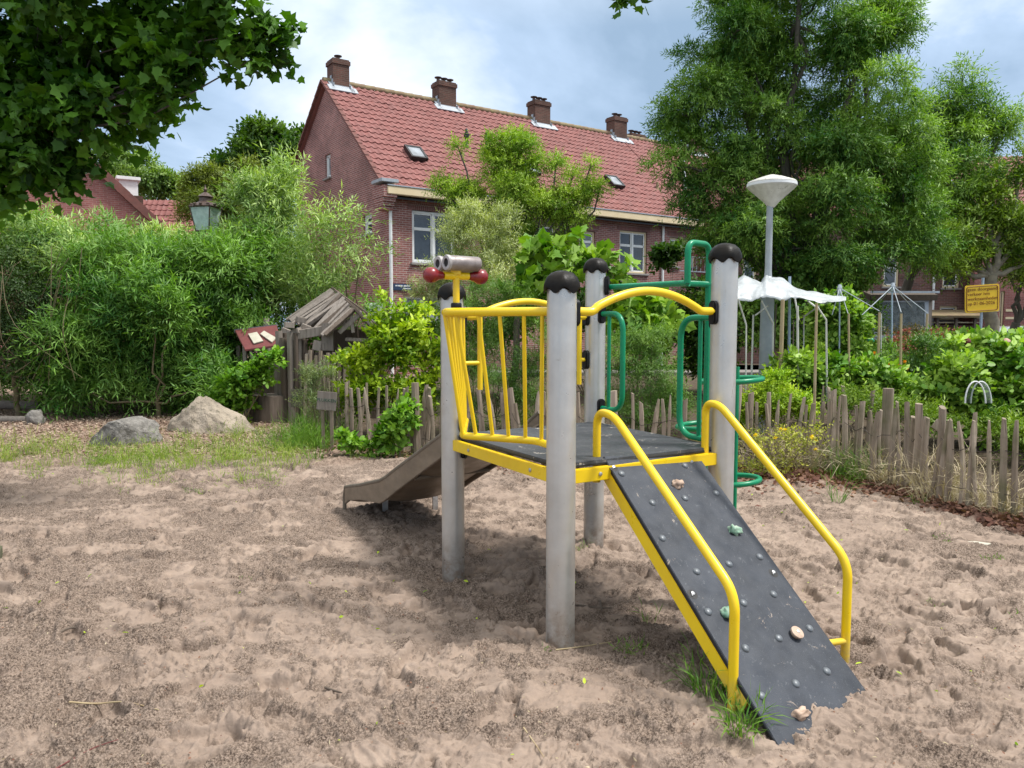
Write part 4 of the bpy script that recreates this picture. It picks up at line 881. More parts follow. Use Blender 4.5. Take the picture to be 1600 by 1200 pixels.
# balcony rail with pots on the house
bk = RP(1098, 425, H(0, -.5, 0), n_f); bal = thing('balcony_rack', (bk.x, bk.y, bk.z), 'iron rack of flower pots and railing fixed to the brick wall behind the green hoop', 'rack')
mb = MB(); mb.box(bk + Z3 * .55, (1.5, .25, .03), M3)
for i in range(7): mb.tube([bk + HU * (-.7 + i * .233) - HV * .1, bk + HU * (-.7 + i * .233) - HV * .1 + Z3 * .55], .012, 6)
mb.box(bk + Z3 * 0, (2.6, .04, .04), M3); mb.build('rail', 'zinc', bal)
for i in range(5): MB().lathe([(.05, 0), (.08, .14), (.08, .16)], bk + HU * (-.6 + i * .3) + Z3 * .57, 10).build('flower_pot', 'redfelt', bal)

# ================================================================== LEFT HOUSE
LV = Vector((.86, .51, 0)).normalized(); LO = P(236, 345, 27.0); lz = LO.z; LO.z = 0; Ld = Vector((-.51, .86, 0)).normalized()
lh = thing('brick_house', LO, 'brick gable house with pink verge and white dormer behind the willows at left', 'house')
A1 = RP(128, 246, LO, Ld); APX = 5.6; sl1 = (A1.z - lz) / ((LO - A1).dot(LV)); apz = lz + sl1 * APX
LH = lambda u, w, z: LO - LV * u + Ld * w + Z3 * z
w3 = MB(); wall_holes(w3, LO, -LV, Ld, 2 * APX, lambda u: lz + sl1 * (u if u < APX else 2 * APX - u), [APX], [], .3); w3.build('wall', 'brickred', lh, uv=True)
for s_ in (0, 1):
    a_ = LH(APX, -.15, apz + .08); b_ = LH(-.25 if s_ == 0 else 2 * APX + .25, -.15, lz - sl1 * .25 + .08)
    MB().prism([a_, b_, b_ + Ld * 7, a_ + Ld * 7], Z3 * .12).build('roof', 'tile', lh); vv = MB()
    for i in range(24): vv.bar(a_.lerp(b_, i / 24), a_.lerp(b_, (i + 1.05) / 24) + Z3 * .02, .14, .26)
    vv.build('verge', 'verge', lh)
dq = P(199, 300, 29.0); dmr = MB().box(dq + Z3 * -.3, (.62, 1.2, 1.3), Matrix((LV, Ld, Z3)).transposed()).build('dormer', 'white', lh, bevel=.01); MB().box(dq + Z3 * .40, (.80, 1.4, .12), Matrix((LV, Ld, Z3)).transposed()).build('dormer_roof', 'white', dmr, bevel=.01)
cq = P(216, 318, 28.6); MB().box(cq + Z3 * -.2, (.30, .4, .9), Matrix((LV, Ld, Z3)).transposed()).build('chimney', 'chimbrick', lh, uv=True)
wg = thing('brick_house', P(258, 345, 34), 'small red tiled roof wing seen above the willows right of the left gable', 'house'); wz = P(258, 314, 34)
wg.location.z = 0; roof(wg, P(196, 312, 34), Vector((1, .1, 0)).normalized(), Vector((0, -.62, -.78)).normalized(), 4.2, 3.2, seed=7, seg=4)
MB().box((wz.x - .2, 32.6, 2.1), (3.6, .3, 4.2)).build('wall', 'brickred', wg, uv=True)

# ================================================================== RIGHT HOUSES across the street
def hx(px, Y): return P(px, 510, Y).x
Y1 = 31.0; nF = Vector((0, -1, 0))
d1 = thing('brick_house', (hx(1440, Y1), Y1, 0), 'dark brick house with white framed windows and lean-to, behind the notice board', 'house')
o1 = Vector((hx(1120, Y1), Y1, 0)); X1 = Vector((1, 0, 0)); Yv = Vector((0, 1, 0))
rects = [px_rect(1473, 1500, 398, 450, o1, nF, X1), px_rect(1468, 1496, 478, 500, o1, nF, X1), px_rect(1380, 1405, 400, 448, o1, nF, X1), px_rect(1245, 1268, 395, 447, o1, nF, X1), px_rect(1160, 1182, 398, 447, o1, nF, X1)]
L1 = hx(1519, Y1) - hx(1120, Y1); ms_ = MB(); wall_holes(ms_, o1, X1, Yv, L1, lambda u: 5.9, [], rects); ms_.build('wall', 'brickdark', d1, uv=True)
for r_ in rects: window(d1, o1, X1, Yv, r_, 'cream', '1x2', 'glass')
roof(d1, Vector((hx(1110, Y1), Y1 + 3.9, 9.0)), X1, Vector((0, -4.3, -3.2)).normalized(), L1 + .3, 5.3, seed=5, seg=4)
mb = MB(); mb.box((hx(1484, Y1 - .9), Y1 - .9, 2.05), (2.6, 1.6, .08), rot('X', .16)); mb.build('lean_to_roof', 'ridge', d1)
mb = MB(); 
for i in range(4): mb.box((hx(1462, Y1 - 1.4) + i * .72, Y1 - 1.5, .9), (.09, .09, 2.0))
mb.build('lean_to_post', 'darkwood', d1)
for zz in (.45, .85, 1.2): MB().box((hx(1484, Y1 - 1.3), Y1 - 1.3, zz + .5), (2.3, .06, .05)).build('rail', 'cream', d1)
MB().box((hx(1484, Y1 - 1.2), Y1 - 1.2, .8), (2.3, .05, 1.6)).build('board_panel', 'brickdark', d1, uv=True)
pz = MB().tube([(hx(1455, Y1), Y1 - .07, 0), (hx(1455, Y1), Y1 - .07, 5.9)], .05, 10).build('drainpipe', 'white', d1)
Y2 = 30.0; d2 = thing('brick_house', (hx(1620, Y2), Y2, 0), 'red brick house with cream bands at the right edge behind the yellow sign', 'house')
o3 = Vector((hx(1519.5, Y2), Y2, 0)); L2 = 9.0; ms_ = MB(); r3 = [px_rect(1562, 1569, 455, 520, o3, nF, X1), px_rect(1610, 1640, 430, 480, o3, nF, X1)]
wall_holes(ms_, o3, X1, Yv, L2, lambda u: 6.2, [], r3); ms_.build('wall', 'brickred', d2, uv=True)
for r_ in r3: window(d2, o3, X1, Yv, r_, 'cream', '1x1', 'curtain')
bz_ = MB()
for py in (485, 497): zz = P(1580, py, Y2).z; bz_.box((o3.x + (r3[0][0]) / 2 - .02, Y2 - .012, zz), (r3[0][0] - .06, .025, .09)); bz_.box((o3.x + (r3[0][1] + L2) / 2, Y2 - .012, zz), (L2 - r3[0][1] - .1, .025, .09))
bz_.build('cream_band', 'cream', d2); roof(d2, Vector((o3.x - .2, Y2 + 3.5, 8.8)), X1, Vector((0, -3.9, -2.7)).normalized(), L2 + .3, 4.7, seed=6, seg=4)

# ================================================================== CARS
def car(name, label, c, yaw, paint, L=4.3, W=1.75, Hh=1.5):
    t = thing(name, c, label, 'car'); t.location = (0, 0, 0); m3 = rot('Z', yaw); c = Vector(c); q = lambda x, y, z: c + m3 @ Vector((x, y, z))
    def loft(secs, nm, m, par, bev=0):
        vs_, fs = [], []; n = len(secs[0])
        for s_ in secs: vs_ += [q(*p) for p in s_]
        for i in range(len(secs) - 1):
            for j in range(n): fs.append((i * n + j, (i + 1) * n + j, (i + 1) * n + (j + 1) % n, i * n + (j + 1) % n))
        fs += [tuple(range(n)), tuple(reversed([(len(secs) - 1) * n + j for j in range(n)]))]; return MB().raw(vs_, fs).build(nm, m, par, smooth=35, bevel=bev)
    h = L / 2; w = W / 2
    def sec(x, zb, zt, ww, tum): return [(x, -ww, zb), (x, -ww * 1.0, (zb + zt) / 2), (x, -ww * tum, zt), (x, ww * tum, zt), (x, ww, (zb + zt) / 2), (x, ww, zb)]
    body = loft([sec(-h, .35, .75, w * .82, .9), sec(-h + .15, .25, .92, w * .95, .93), sec(-h + .8, .22, .96, w, .94), sec(0, .22, .95, w, .94), sec(h - 1.0, .22, .92, w, .93), sec(h - .25, .25, .78, w * .93, .9), sec(h, .35, .65, w * .8, .9)], 'body', paint, t, .02)
    z0, zr = .94, Hh
    loft([[(-h + .25, -w * .86, z0), (-h + .25, w * .86, z0), (-h + .5, w * .72, zr - .12), (-h + .5, -w * .72, zr - .12)], [(-h + .9, -w * .86, z0), (-h + .9, w * .86, z0), (-h + .95, w * .70, zr), (-h + .95, -w * .70, zr)],
          [(.2, -w * .86, z0), (.2, w * .86, z0), (.1, w * .70, zr), (.1, -w * .70, zr)], [(h - 1.0, -w * .86, z0 - .02), (h - 1.0, w * .86, z0 - .02), (.62, w * .70, zr - .10), (.62, -w * .70, zr - .10)]], 'cabin', paint, t, .02)
    for sgn in (-1, 1):
        for (xa, xb, xc, xd) in ((-h + .75, -.55, -.55, -h + .95), (-.45, .95, .35, -.45)):
            a_ = [q(xa, sgn * w * .857, z0 + .05), q(xb, sgn * w * .857, z0 + .05), q(xc, sgn * w * .735, zr - .14), q(xd, sgn * w * .735, zr - .14)]
            MB().prism(a_, m3 @ Vector((0, sgn * .012, 0))).build('side_window', 'carglass', t)
        for x in (-h + .8, h - .85):
            wq = q(x, sgn * (w - .06), .31); o_ = MB().lathe([(.19, -.09), (.31, -.09), (.315, 0), (.31, .09), (.19, .09)], wq, 24, m3 @ Vector((0, sgn, 0))).build('wheel', 'tyre', t, smooth=40)
            MB().lathe([(.19, .05), (.02, .07)], wq, 16, m3 @ Vector((0, sgn, 0))).build('rim', 'steel', o_)
        MB().box(q(h - .12, sgn * w * .68, .68), (.14, .34, .13), m3).build('headlight', 'whiteink', t, bevel=.02); MB().box(q(-h + .1, sgn * w * .72, .78), (.14, .26, .16), m3).build('tail_light', 'red', t, bevel=.02)
        MB().box(q(.75, sgn * (w + .08), .98), (.12, .16, .11), m3).build('mirror', paint, t, bevel=.02)
    a_ = [q(h - 1.02, -w * .78, z0 + .04), q(h - 1.02, w * .78, z0 + .04), q(.68, w * .66, zr - .15), q(.68, -w * .66, zr - .15)]; MB().prism(a_, m3 @ Vector((.03, 0, .012))).build('windscreen', 'carglass', t)
    a_ = [q(-h + .25, -w * .76, z0 + .05), q(-h + .25, w * .76, z0 + .05), q(-h + .47, w * .64, zr - .18), q(-h + .47, -w * .64, zr - .18)]; MB().prism(a_, m3 @ Vector((-.02, 0, 0))).build('rear_window', 'carglass', t)
    for ch in t.children: ch.location = -c
    t.location = c; return t
car('parked_car', 'pale blue-white car parked on the street behind the yellow sign', (hx(1572, 26.6), 26.6, .04), math.pi, 'carwhite', 4.4, 1.8, 1.52)
car('parked_car', 'dark parked car behind the foot of the notice board', (hx(1432, 26.4), 26.4, .04), 0.0, 'cardark', 4.2, 1.75, 1.46)

# ================================================================== STREET LAMP, LANTERN, SIGNS
lp = P(1196, 600, 10.6); lp.z = 0; lamp = thing('street_lamp', lp, 'grey street lamp with white cone shaped shade rising behind the plastic canopy', 'street lamp')
Yl = 10.6; lz_ = lambda py: P(1198, py, Yl).z; s_ = Yl / FPX
MB().lathe([(.095, -.2), (.095, lz_(600)), (.088, lz_(440)), (.080, lz_(437)), (.050, lz_(432)), (.046, lz_(424)), (.043, lz_(322))], lp, 20).build('pole', 'lamppole', lamp, smooth=30)
MB().lathe([(.045, lz_(324)), (.10, lz_(316)), (.318, lz_(293)), (.325, lz_(291)), (.325, lz_(286)), (.31, lz_(284)), (.15, lz_(277)), (.03, lz_(273)), (.002, lz_(272.5))], Vector((lp.x + .02, lp.y, 0)), 36).build('lamp_shade', 'shade', lamp, smooth=25)
MB().lathe([(.329, lz_(291.5)), (.329, lz_(287.5))], Vector((lp.x + .02, lp.y, 0)), 36).build('shade_rim', 'white', lamp, smooth=40)
Yn = 14.6; ln = P(323, 372, Yn); lb = Vector((ln.x, ln.y, 0)); lan = thing('lantern_post', lb, 'old fashioned rusty iron lantern on a post above the willows', 'street lamp')
zz = lambda py: P(323, py, Yn).z; sc = Yn / FPX
MB().lathe([(.09, 0), (.07, .8), (.045, .9), (.04, zz(380)), (.05, zz(376))], lb, 14).build('post', 'lantern', lan, smooth=40)
cr_ = MB()
for a in range(4):
    an = a * math.pi / 2 + .6; d = Vector((math.cos(an), math.sin(an), 0)); cr_.tube([lb + d * .03 + Z3 * zz(378), lb + d * .13 + Z3 * zz(374), lb + d * .15 + Z3 * zz(366), lb + d * .12 + Z3 * zz(362)], .012, 6)
cr_.build('cradle', 'lantern', lan, smooth=50)
zb, zt = zz(362), zz(324); rb, rtp = 12.5 * sc * 1.25, 19 * sc * 1.25
sidesL = [lb + Vector((math.cos(a * math.pi / 2 + .6), math.sin(a * math.pi / 2 + .6), 0)) * rb + Z3 * zb for a in range(4)]; sidesT = [lb + Vector((math.cos(a * math.pi / 2 + .6), math.sin(a * math.pi / 2 + .6), 0)) * rtp + Z3 * zt for a in range(4)]
fr = MB()
for a in range(4):
    b_ = (a + 1) % 4; fr.tube([sidesL[a], sidesT[a]], .011, 6); fr.tube([sidesL[a], sidesL[b_]], .016, 6); fr.tube([sidesT[a], sidesT[b_]], .022, 6)
fr.build('frame', 'lantern', lan)
for a in range(4):
    b_ = (a + 1) % 4; n_ = ((sidesL[a] + sidesL[b_]) / 2 - lb); n_.z = 0; n_.normalize(); MB().prism([sidesL[a], sidesL[b_], sidesT[b_], sidesT[a]], -n_ * .005).build('glass', 'lglass', lan)
MB().lathe([(rtp * .95, 0), (rtp * .75, .05), (rtp * .42, .10), (rtp * .38, .17), (rtp * .5, .19), (rtp * .2, .26), (.02, .28), (.035, .33), (.015, .36), (.004, .42)], lb + Z3 * zt, 16).build('crown_roof', 'lantern', lan, smooth=35)
bl = MB()
for a in range(12): an = a * math.pi / 6; bl.lathe([(.005, 0), (.026, .012), (.03, .035), (.012, .05)], lb + Vector((math.cos(an), math.sin(an), 0)) * rtp * .86 + Z3 * (zt + .01), 8)
bl.build('finials', 'lantern', lan); MB().lathe([(.03, 0), (.03, .08), (.055, .14), (.05, .24), (.01, .27)], lb + Z3 * (zb + .02), 12).build('bulb', 'whiteink', lan, smooth=50)
# yellow road works sign
Ys = 17.5; a_, b_, c_, d_ = P(1508, 446.5, Ys), P(1561.5, 443, Ys), P(1561.5, 486.5, Ys), P(1508, 489.5, Ys); sx = (b_ - a_).normalized(); sy = (a_ - d_).normalized(); sn = Vector((0, -1, 0))
sg = thing('road_sign', (P(1535, 500, Ys).x, Ys, 0), 'yellow road works sign with Dutch text on a pale pole', 'road sign')
def rrect(o, x, y, w, h, r, n=5):
    out_ = []
    for (cx, cy, a0) in ((r, r, math.pi), (w - r, r, 1.5 * math.pi), (w - r, h - r, 0), (r, h - r, .5 * math.pi)):
        for k in range(n + 1): a = a0 + k / n * math.pi / 2; out_.append(o + x * (cx + r * math.cos(a)) + y * (cy + r * math.sin(a)))
    return out_
Wd, Hd = (b_ - a_).length, (a_ - d_).length; MB().prism(rrect(d_, sx, sy, Wd, Hd, .05), -sn * .02).build('plate', 'signyellow', sg)
bo_ = rrect(d_ + sx * .035 + sy * .035, sx, sy, Wd - .07, Hd - .07, .05); MB().tube([p + sn * .002 for p in bo_], .009, 6, closed=True).build('border', 'signink', sg)
MB().tube([Vector((P(1535, 500, Ys).x, Ys + .05, 0)), Vector((P(1535, 500, Ys).x, Ys + .05, P(1535, 434, Ys).z))], .03, 10).build('pole', 'bluepole', sg, smooth=50)
for k, s in enumerate(('geen doorgaand', 'verkeer ivm', 'werkzaamheden', 'op 01-06-2026')): text_part(s, .1045, d_ + sx * .052 + sy * (Hd - .13 - k * .107) + sn * .006, sx, sy, 'signink', sg, ext=.002)
# notice board with roof
Yi = 17.0; nb = thing('notice_board', (P(1405, 560, Yi).x, Yi, 0), 'glazed notice board in a grey frame under a dark roof strip', 'notice board')
q = lambda px, py, d=0: P(px, py, Yi) + Vector((0, d, 0))
fr = MB()
for (x0, y0, x1, y1, w_) in ((1366, 470, 1366, 528, .10), (1446, 470, 1446, 528, .10), (1362, 469, 1450, 469, .09), (1362, 527, 1450, 527, .12)): fr.bar(q(x0, y0), q(x1, y1), w_ if x0 == x1 else .12, .10 if x0 == x1 else w_, up=(0, 1, 0) if x0 == x1 else None)
fr.build('frame', 'zinc', nb, bevel=.01); MB().box((q(1406, 498).x, Yi + .03, q(1406, 498).z), (1.13, .03, .82)).build('back_panel', 'board_info', nb)
for (x0, y0, x1, y1, m_) in ((1374, 478, 1422, 521, 'paleboard'), (1425, 480, 1436, 518, 'greenwood')):
    A_, B_ = q(x0, y0), q(x1, y1); MB().box(((A_.x + B_.x) / 2, Yi + .008, (A_.z + B_.z) / 2), (B_.x - A_.x, .006, A_.z - B_.z)).build('poster', m_ if m_ != 'paleboard' else 'net', nb)
for k in range(3):
    for j in range(5): A_ = q(1379 + j * 9, 482 + k * 13); MB().box((A_.x, Yi + .001, A_.z), (.085, .004, .12)).build('notice_sheet', 'curtain' if (j + k) % 3 else 'paleboard', nb)
MB().box((q(1406, 498).x, Yi - .03, q(1406, 498).z), (1.13, .004, .82)).build('glass', 'net', nb)
for px, m_ in ((1355, 'zinc'), (1453, 'oldwood')): MB().box((q(px, 500).x, Yi + (.05), q(px, 466).z / 2), (.09, .09, q(px, 466).z)).build('post', m_, nb, bevel=.006)
MB().box((q(1406, 463).x, Yi + .02, q(1406, 462).z), (1.48, .42, .13), rot('X', .25)).build('roof', 'darkwood', nb, bevel=.01)
MB().box((q(1406, 463).x, Yi - .21, q(1406, 457).z), (1.50, .03, .045)).build('roof_edge', 'zinc', nb)

# ================================================================== STAKE FENCES
def fence(name, label, pts, spacing, hmin, hmax, seed, w0=.038, m='stake', lean=.10, wires=(.28, .72), cat='fence', skip=()):
    rg = random.Random(seed); pts = [Vector((x, y, 0)) for x, y in pts]; t = thing(name, pts[0], label, cat); tops = []; cnt = 0
    for i in range(len(pts) - 1):
        a, b = pts[i], pts[i + 1]; n_ = max(1, int(round((b - a).length / spacing))); d = (b - a).normalized()
        for k in range(n_):
            if rg.random() < .02: continue
            p = a.lerp(b, (k + rg.uniform(-.22, .22)) / n_); z0 = gz(p.x, p.y); h = rg.uniform(hmin, hmax); big = rg.random() < .09; w = w0 * rg.uniform(.75, 1.35) * (1.6 if big else 1); h *= 1.12 if big else 1
            ln_ = Vector((d.x * rg.gauss(0, lean), d.y * rg.gauss(0, lean) + rg.gauss(0, .03), 1)).normalized(); base = Vector((p.x, p.y, z0 - .08)); yaw = math.atan2(d.y, d.x) + rg.uniform(-.4, .4)
            prof = []; ns = rg.choice((5, 6, 7)); ph = [rg.uniform(.7, 1.15) for _ in range(ns)]; vs_, fs = [], []; lv = 6; tip = rg.uniform(.4, 1.0); cut = rg.uniform(-.5, .5)
            bend = Vector((rg.gauss(0, .012), rg.gauss(0, .008), 0))
            for j in range(lv + 1):
                tt = j / lv; rr = w * .5 * (1 - .18 * tt) * (tip if j == lv and rg.random() < .5 else 1); cc = base + ln_ * (h + .08) * tt + bend * math.sin(tt * math.pi)
                for s in range(ns):
                    an = yaw + 2 * math.pi * s / ns; jj = 1 + .07 * rg.uniform(-1, 1)
                    vs_.append(cc + Vector((math.cos(an) * rr * ph[s] * 1.12 * jj, math.sin(an) * rr * ph[s] * .8 * jj, (cut * math.cos(an - yaw) * w * .6 if j == lv else 0))))
            for j in range(lv):
                for s in range(ns): fs.append((j * ns + s, (j + 1) * ns + s, (j + 1) * ns + (s + 1) % ns, j * ns + (s + 1) % ns))
            fs += [tuple(range(ns)), tuple(reversed([lv * ns + s for s in range(ns)]))]; MB().raw(vs_, fs).build('stake', m, t, loc=None); tops.append((base, ln_, h)); cnt += 1
    for wz in wires:
        wp = []
        for base, l_, h in tops: wp += [base + l_ * (h * wz + .04) + Vector((0, -w0 * .45, rg.uniform(-.006, .006)))]
        MB().tube(catmull(wp, 2), .0028, 5).build('wire', 'wire', t)
    return t
fence('stake_fence', 'left run of paling fence from the wooden signs to behind the green rings', FXY[1:7], .105, .70, .86, 3, .046)
fence('stake_fence', 'right run of paling fence along the allotment to the right edge', FXY[6:], .080, .70, .84, 8, .048, lean=.06)
sec2 = [tuple(G(1275, 728)[:2]), tuple(G(1330, 722)[:2]), tuple(G(1400, 728)[:2])]
fence('stake_fence', 'short dark double row of stakes behind the corner of the fence', [(G(1285, 731).x, G(1285, 731).y), (G(1400, 752).x, G(1400, 752).y + .25)], .15, .84, .92, 12, .055)
fp = P(1376, 640, 7.75); tag(MB().tube([(fp.x, fp.y - .12, -.1), (fp.x + .012, fp.y - .12, P(1376, 606, 7.7).z)], [.058, .052], 9).build('fence_post', 'stake', smooth=40), 'thick round wooden post standing in the paling fence right of its corner', 'post')
fp = P(652, 700, 9.15); tag(MB().tube([(fp.x, fp.y, -.1), (fp.x - .02, fp.y, P(652, 598, 9.15).z)], [.05, .045], 8).build('fence_post', 'stake', smooth=40), 'taller square-cut post in the left fence beside the slide', 'post')
# wooden signs
def wsign(label, px0, py0, px1, py1, Y, roll, txt, m, tsz, legs, gtag=None):
    a, b = P(px0, py0, Y), P(px1, py1, Y); c = (a + b) / 2; w, h = b.x - a.x, a.z - b.z; t = thing('wooden_sign', (c.x, Y, 0), label, 'sign'); m3 = rot('Y', roll)
    MB().box(c, (w, .022, h), m3).build('board', m, t, bevel=.004); 
    for lx in legs: MB().box((c.x + lx, Y + .03, c.z / 2 - .02), (.04, .03, c.z + .04)).build('post', 'stake', t, bevel=.003)
    ux_, uy_ = m3 @ Vector((1, 0, 0)), m3 @ Z3
    if txt: text_part(txt, tsz, c + Vector((0, -.014, 0)) + uy_ * -.01 , ux_, uy_, 'greenink', t, ext=.001, align='CENTER')
    return t
wsign('weathered board sign reading PLUKKEN in dark green at the left fence end', 495, 612, 526, 641, 9.6, .09, 'PLUKKEN', 'oldwood', .058, (-.06, .05))
wsign('greenish weathered board sign with NIET half hidden by grey-green foliage', 454, 608, 474, 636, 10.4, .0, 'NIET', 'greenwood', .06, (-.05,))

# ================================================================== LOG PLAYHOUSE
Yp = 12.4; ph = thing('log_playhouse', P(510, 655, Yp), 'ramshackle weathered log playhouse with plank roof', 'playhouse'); ph.location.z = 0; rg = random.Random(11)
NP = 16; rA, rB = P(553, 484, 11.9), P(518, 451, 13.2); eA, eB = P(507, 527, 11.75), P(452, 502, 13.0)
for i in range(NP):
    t = i / (NP - 1); a = rA.lerp(rB, t) + Vector((0, 0, rg.uniform(-.03, .05))); b = eA.lerp(eB, t) + Vector((rg.uniform(-.1, .1), 0, rg.uniform(-.04, .04)))
    MB().bar(a, b, rg.uniform(.06, .105), rg.uniform(.03, .06), up=(.5 + rg.uniform(-.3, .3), -.2, 1)).build('roof_plank', 'oldwood' if i % 4 else 'darkwood', ph, bevel=.004)
rE, rF = P(612, 545, 12.1), P(588, 500, 13.4)
for i in range(8):
    t = i / 7; a = rA.lerp(rB, t) + Z3 * .02; b = rE.lerp(rF, t) + Vector((0, 0, rg.uniform(-.05, .05))); MB().bar(a, b, .16, .03, up=(-.5, -.2, 1)).build('roof_plank', 'darkwood', ph, bevel=.004)
for k, (x, y) in enumerate(((452, 508), (463, 518), (478, 512), (489, 522), (470, 500), (498, 520), (447, 518))):
    MB().box(P(x, y, 11.9 + .1 * k), (.15, .11, .09), rot('Y', rg.uniform(-.5, .5)) @ rot('Z', rg.uniform(-.6, .6))).build('log_end', 'oldwood', ph, bevel=.008)
for (x0, y0, x1, y1, Y, w_, h_) in ((455, 525, 512, 515, 12.0, .14, .10), (530, 520, 565, 488, 11.9, .07, .05), (565, 488, 590, 520, 11.9, .06, .05), (540, 530, 583, 532, 12.0, .05, .07), (538, 545, 580, 546, 12.0, .05, .06), (520, 512, 548, 500, 11.95, .06, .07), (525, 560, 580, 556, 12.1, .05, .05), (548, 487, 552, 520, 11.9, .05, .04), (512, 505, 512, 548, 11.95, .18, .05)):
    MB().bar(P(x0, y0, Y), P(x1, y1, Y), w_, h_, up=(0, 1, .1)).build('beam', 'oldwood', ph, bevel=.005)
for i in range(13):
    px = 441 + i * 4.6; b = P(px, 600, 12.0 + rg.uniform(-.05, .4)); zt = P(px, 515 + rg.uniform(0, 18) + (20 if i > 8 else 0), 12.2).z; MB().tube([(b.x, b.y, -.05), (b.x + rg.uniform(-.04, .04), b.y, zt)], rg.uniform(.035, .06), 8).build('wall_log', 'darkwood' if i % 3 else 'oldwood', ph, smooth=50)
for i in range(11):
    px = 475 + i * 7.6; b = P(px, 600, 11.6); zt = P(px, 548 + rg.uniform(-6, 9), 11.6).z; MB().tube([(b.x, b.y, -.05), (b.x + rg.uniform(-.03, .06), b.y, zt)], [.035, .028], 7).build('palisade_log', 'stake', ph, smooth=50)
for (x0, x1, Y) in ((516, 524, 12.05), (584, 592, 12.6), (556, 562, 12.7)): b = P(x0, 600, Y); MB().box((b.x, b.y, P(x0, 510, Y).z / 2), (.10, .10, P(x0, 510, Y).z)).build('corner_post', 'darkwood', ph, bevel=.006)
MB().box((P(552, 560, 13.2).x, 13.2, .75), (1.1, .06, 1.5)).build('back_wall', 'darkwood', ph)
MB().box(P(497, 540, 12.0), (.14, .12, .16), rot('Y', .2)).build('log_block', 'oldwood', ph, bevel=.01)
# little hut with red felt roof
hh = thing('play_hut', P(405, 620, 12.6), 'small wooden hut with red felt roof and two pale boards on it', 'play hut'); hh.location.z = 0
a, b, c_, d_ = P(367, 518, 12.9), P(432, 510, 12.9), P(442, 541, 12.25), P(383, 549, 12.25)
MB().prism([a, b, c_, d_], (0, 0, .03)).build('roof', 'redfelt', hh, bevel=.004); MB().prism([P(366, 520, 12.95), P(433, 511, 12.95), P(434, 517, 13.6), P(368, 524, 13.6)], (0, 0, .03)).build('roof_back', 'greyfelt', hh); 
MB().bar(P(367, 516, 12.92), P(433, 508, 12.92), .07, .03).build('ridge_strip', 'greyfelt', hh)
nh = (b - a).cross(d_ - a).normalized(); nh = nh if nh.z > 0 else -nh
def onroof(px, py): return RP(px, py, a, nh)
for pts in (((389, 526), (403, 523), (413, 537), (398, 541)), ((408, 526), (414, 521), (433, 532), (426, 539))):
    MB().prism([onroof(*p) + nh * .035 for p in pts], nh * .022).build('pale_board', 'paleboard', hh, bevel=.003)
for (x, Y) in ((384, 12.4), (432, 12.3), (374, 13.2), (428, 13.2)): b_ = P(x, 600, Y); MB().box((b_.x, b_.y, P(x, 540, Y).z / 2), (.06, .06, P(x, 540, Y).z)).build('post', 'oldwood', hh, bevel=.004)
for (x0, y0, x1, y1) in ((390, 578, 436, 574), (392, 548, 398, 576), (385, 590, 436, 588), (392, 583, 434, 580)): MB().bar(P(x0, y0, 12.3), P(x1, y1, 12.3), .04, .05, up=(0, 1, .1)).build('rail', 'oldwood', hh, bevel=.004)
MB().box((P(412, 600, 12.5).x, 12.5, P(412, 590, 12.5).z / 2), (.5, .04, P(412, 585, 12.5).z)).build('front_panel', 'darkwood', hh)
# ragged pole with stub beside the hut
b_ = P(418, 500, 13.0); ob = MB().tube([(b_.x, 13.0, 0), (b_.x - .02, 13.0, P(417, 497, 13).z)], [.07, .05], 8).build('old_post', 'oldwood', smooth=50); tag(ob, 'broken old trunk post between the red roofed hut and the playhouse', 'post')

# ================================================================== ALLOTMENT POLES, CANOPY, FRAMES
def pole(px, pyt, pyb, Y, r, m, label, lean=0, grp='poles under the plastic canopy'):
    a = P(px, pyt, Y); b = P(px + lean, pyb, Y); b.z = max(b.z - .3, -.05); return tag(MB().tube([b, a], [r, r * .85], 8).build('garden_pole', m, smooth=50), label, 'pole', grp)
for (px, yt, yb, Y, r, m, lb, le) in ((1166, 508, 600, 9.9, .012, 'whitepole', 'thin white pole nearest the grey post under the canopy', 0), (1177, 492, 590, 10.3, .014, 'whitepole', 'slim white pole just left of the street lamp', -3),
    (1208, 505, 590, 10.1, .014, 'whitepole', 'thin white pole just right of the street lamp', 0), (1223, 468, 600, 9.8, .030, 'bamboo', 'thickest bamboo pole under the middle of the canopy', -4), (1234, 432, 590, 10.6, .022, 'bluepole', 'blue-grey metal pole sticking up through the canopy', -1),
    (1246, 478, 588, 9.8, .018, 'whitepole', 'white pole with angled top right of the blue-grey one', 2), (1276, 474, 622, 8.9, .018, 'bamboo', 'long leaning bamboo pole reaching down to the fence corner', -3), (1291, 500, 590, 9.7, .014, 'whitepole', 'white pole right of the leaning bamboo', 2),
    (1256, 495, 590, 10.6, .010, 'whitepole', 'thinnest white pole behind the canopy middle', 0), (1213, 475, 590, 10.9, .012, 'darkwood', 'thin brown cane behind the thick bamboo', -6), (1240, 500, 600, 10.2, .010, 'darkwood', 'thin brown cane beside the blue-grey pole', -1), (1326, 490, 590, 9.9, .016, 'bamboo', 'bamboo pole below the right tip of the canopy', 2),
    (1374, 488, 600, 10.2, .018, 'bamboo', 'bamboo pole in front of the notice board left side', -3), (1408, 490, 600, 9.9, .018, 'bamboo', 'bamboo pole in front of the notice board glass', 0), (1394, 450, 560, 11.4, .014, 'bluepole', 'pale blue centre pole of the right drying frame', 0),
    (1377, 490, 590, 11.0, .010, 'whitepole', 'thin pale pole right behind the left bamboo of the notice board', 0), (1449, 490, 580, 12.0, .022, 'bamboo', 'brown cane leaning on the notice board right post', -5), (1312, 452, 560, 11.2, .012, 'bluepole', 'pale blue centre pole of the left drying frame', 0)):
    pole(px, yt, yb, Y, r, m, lb, le)
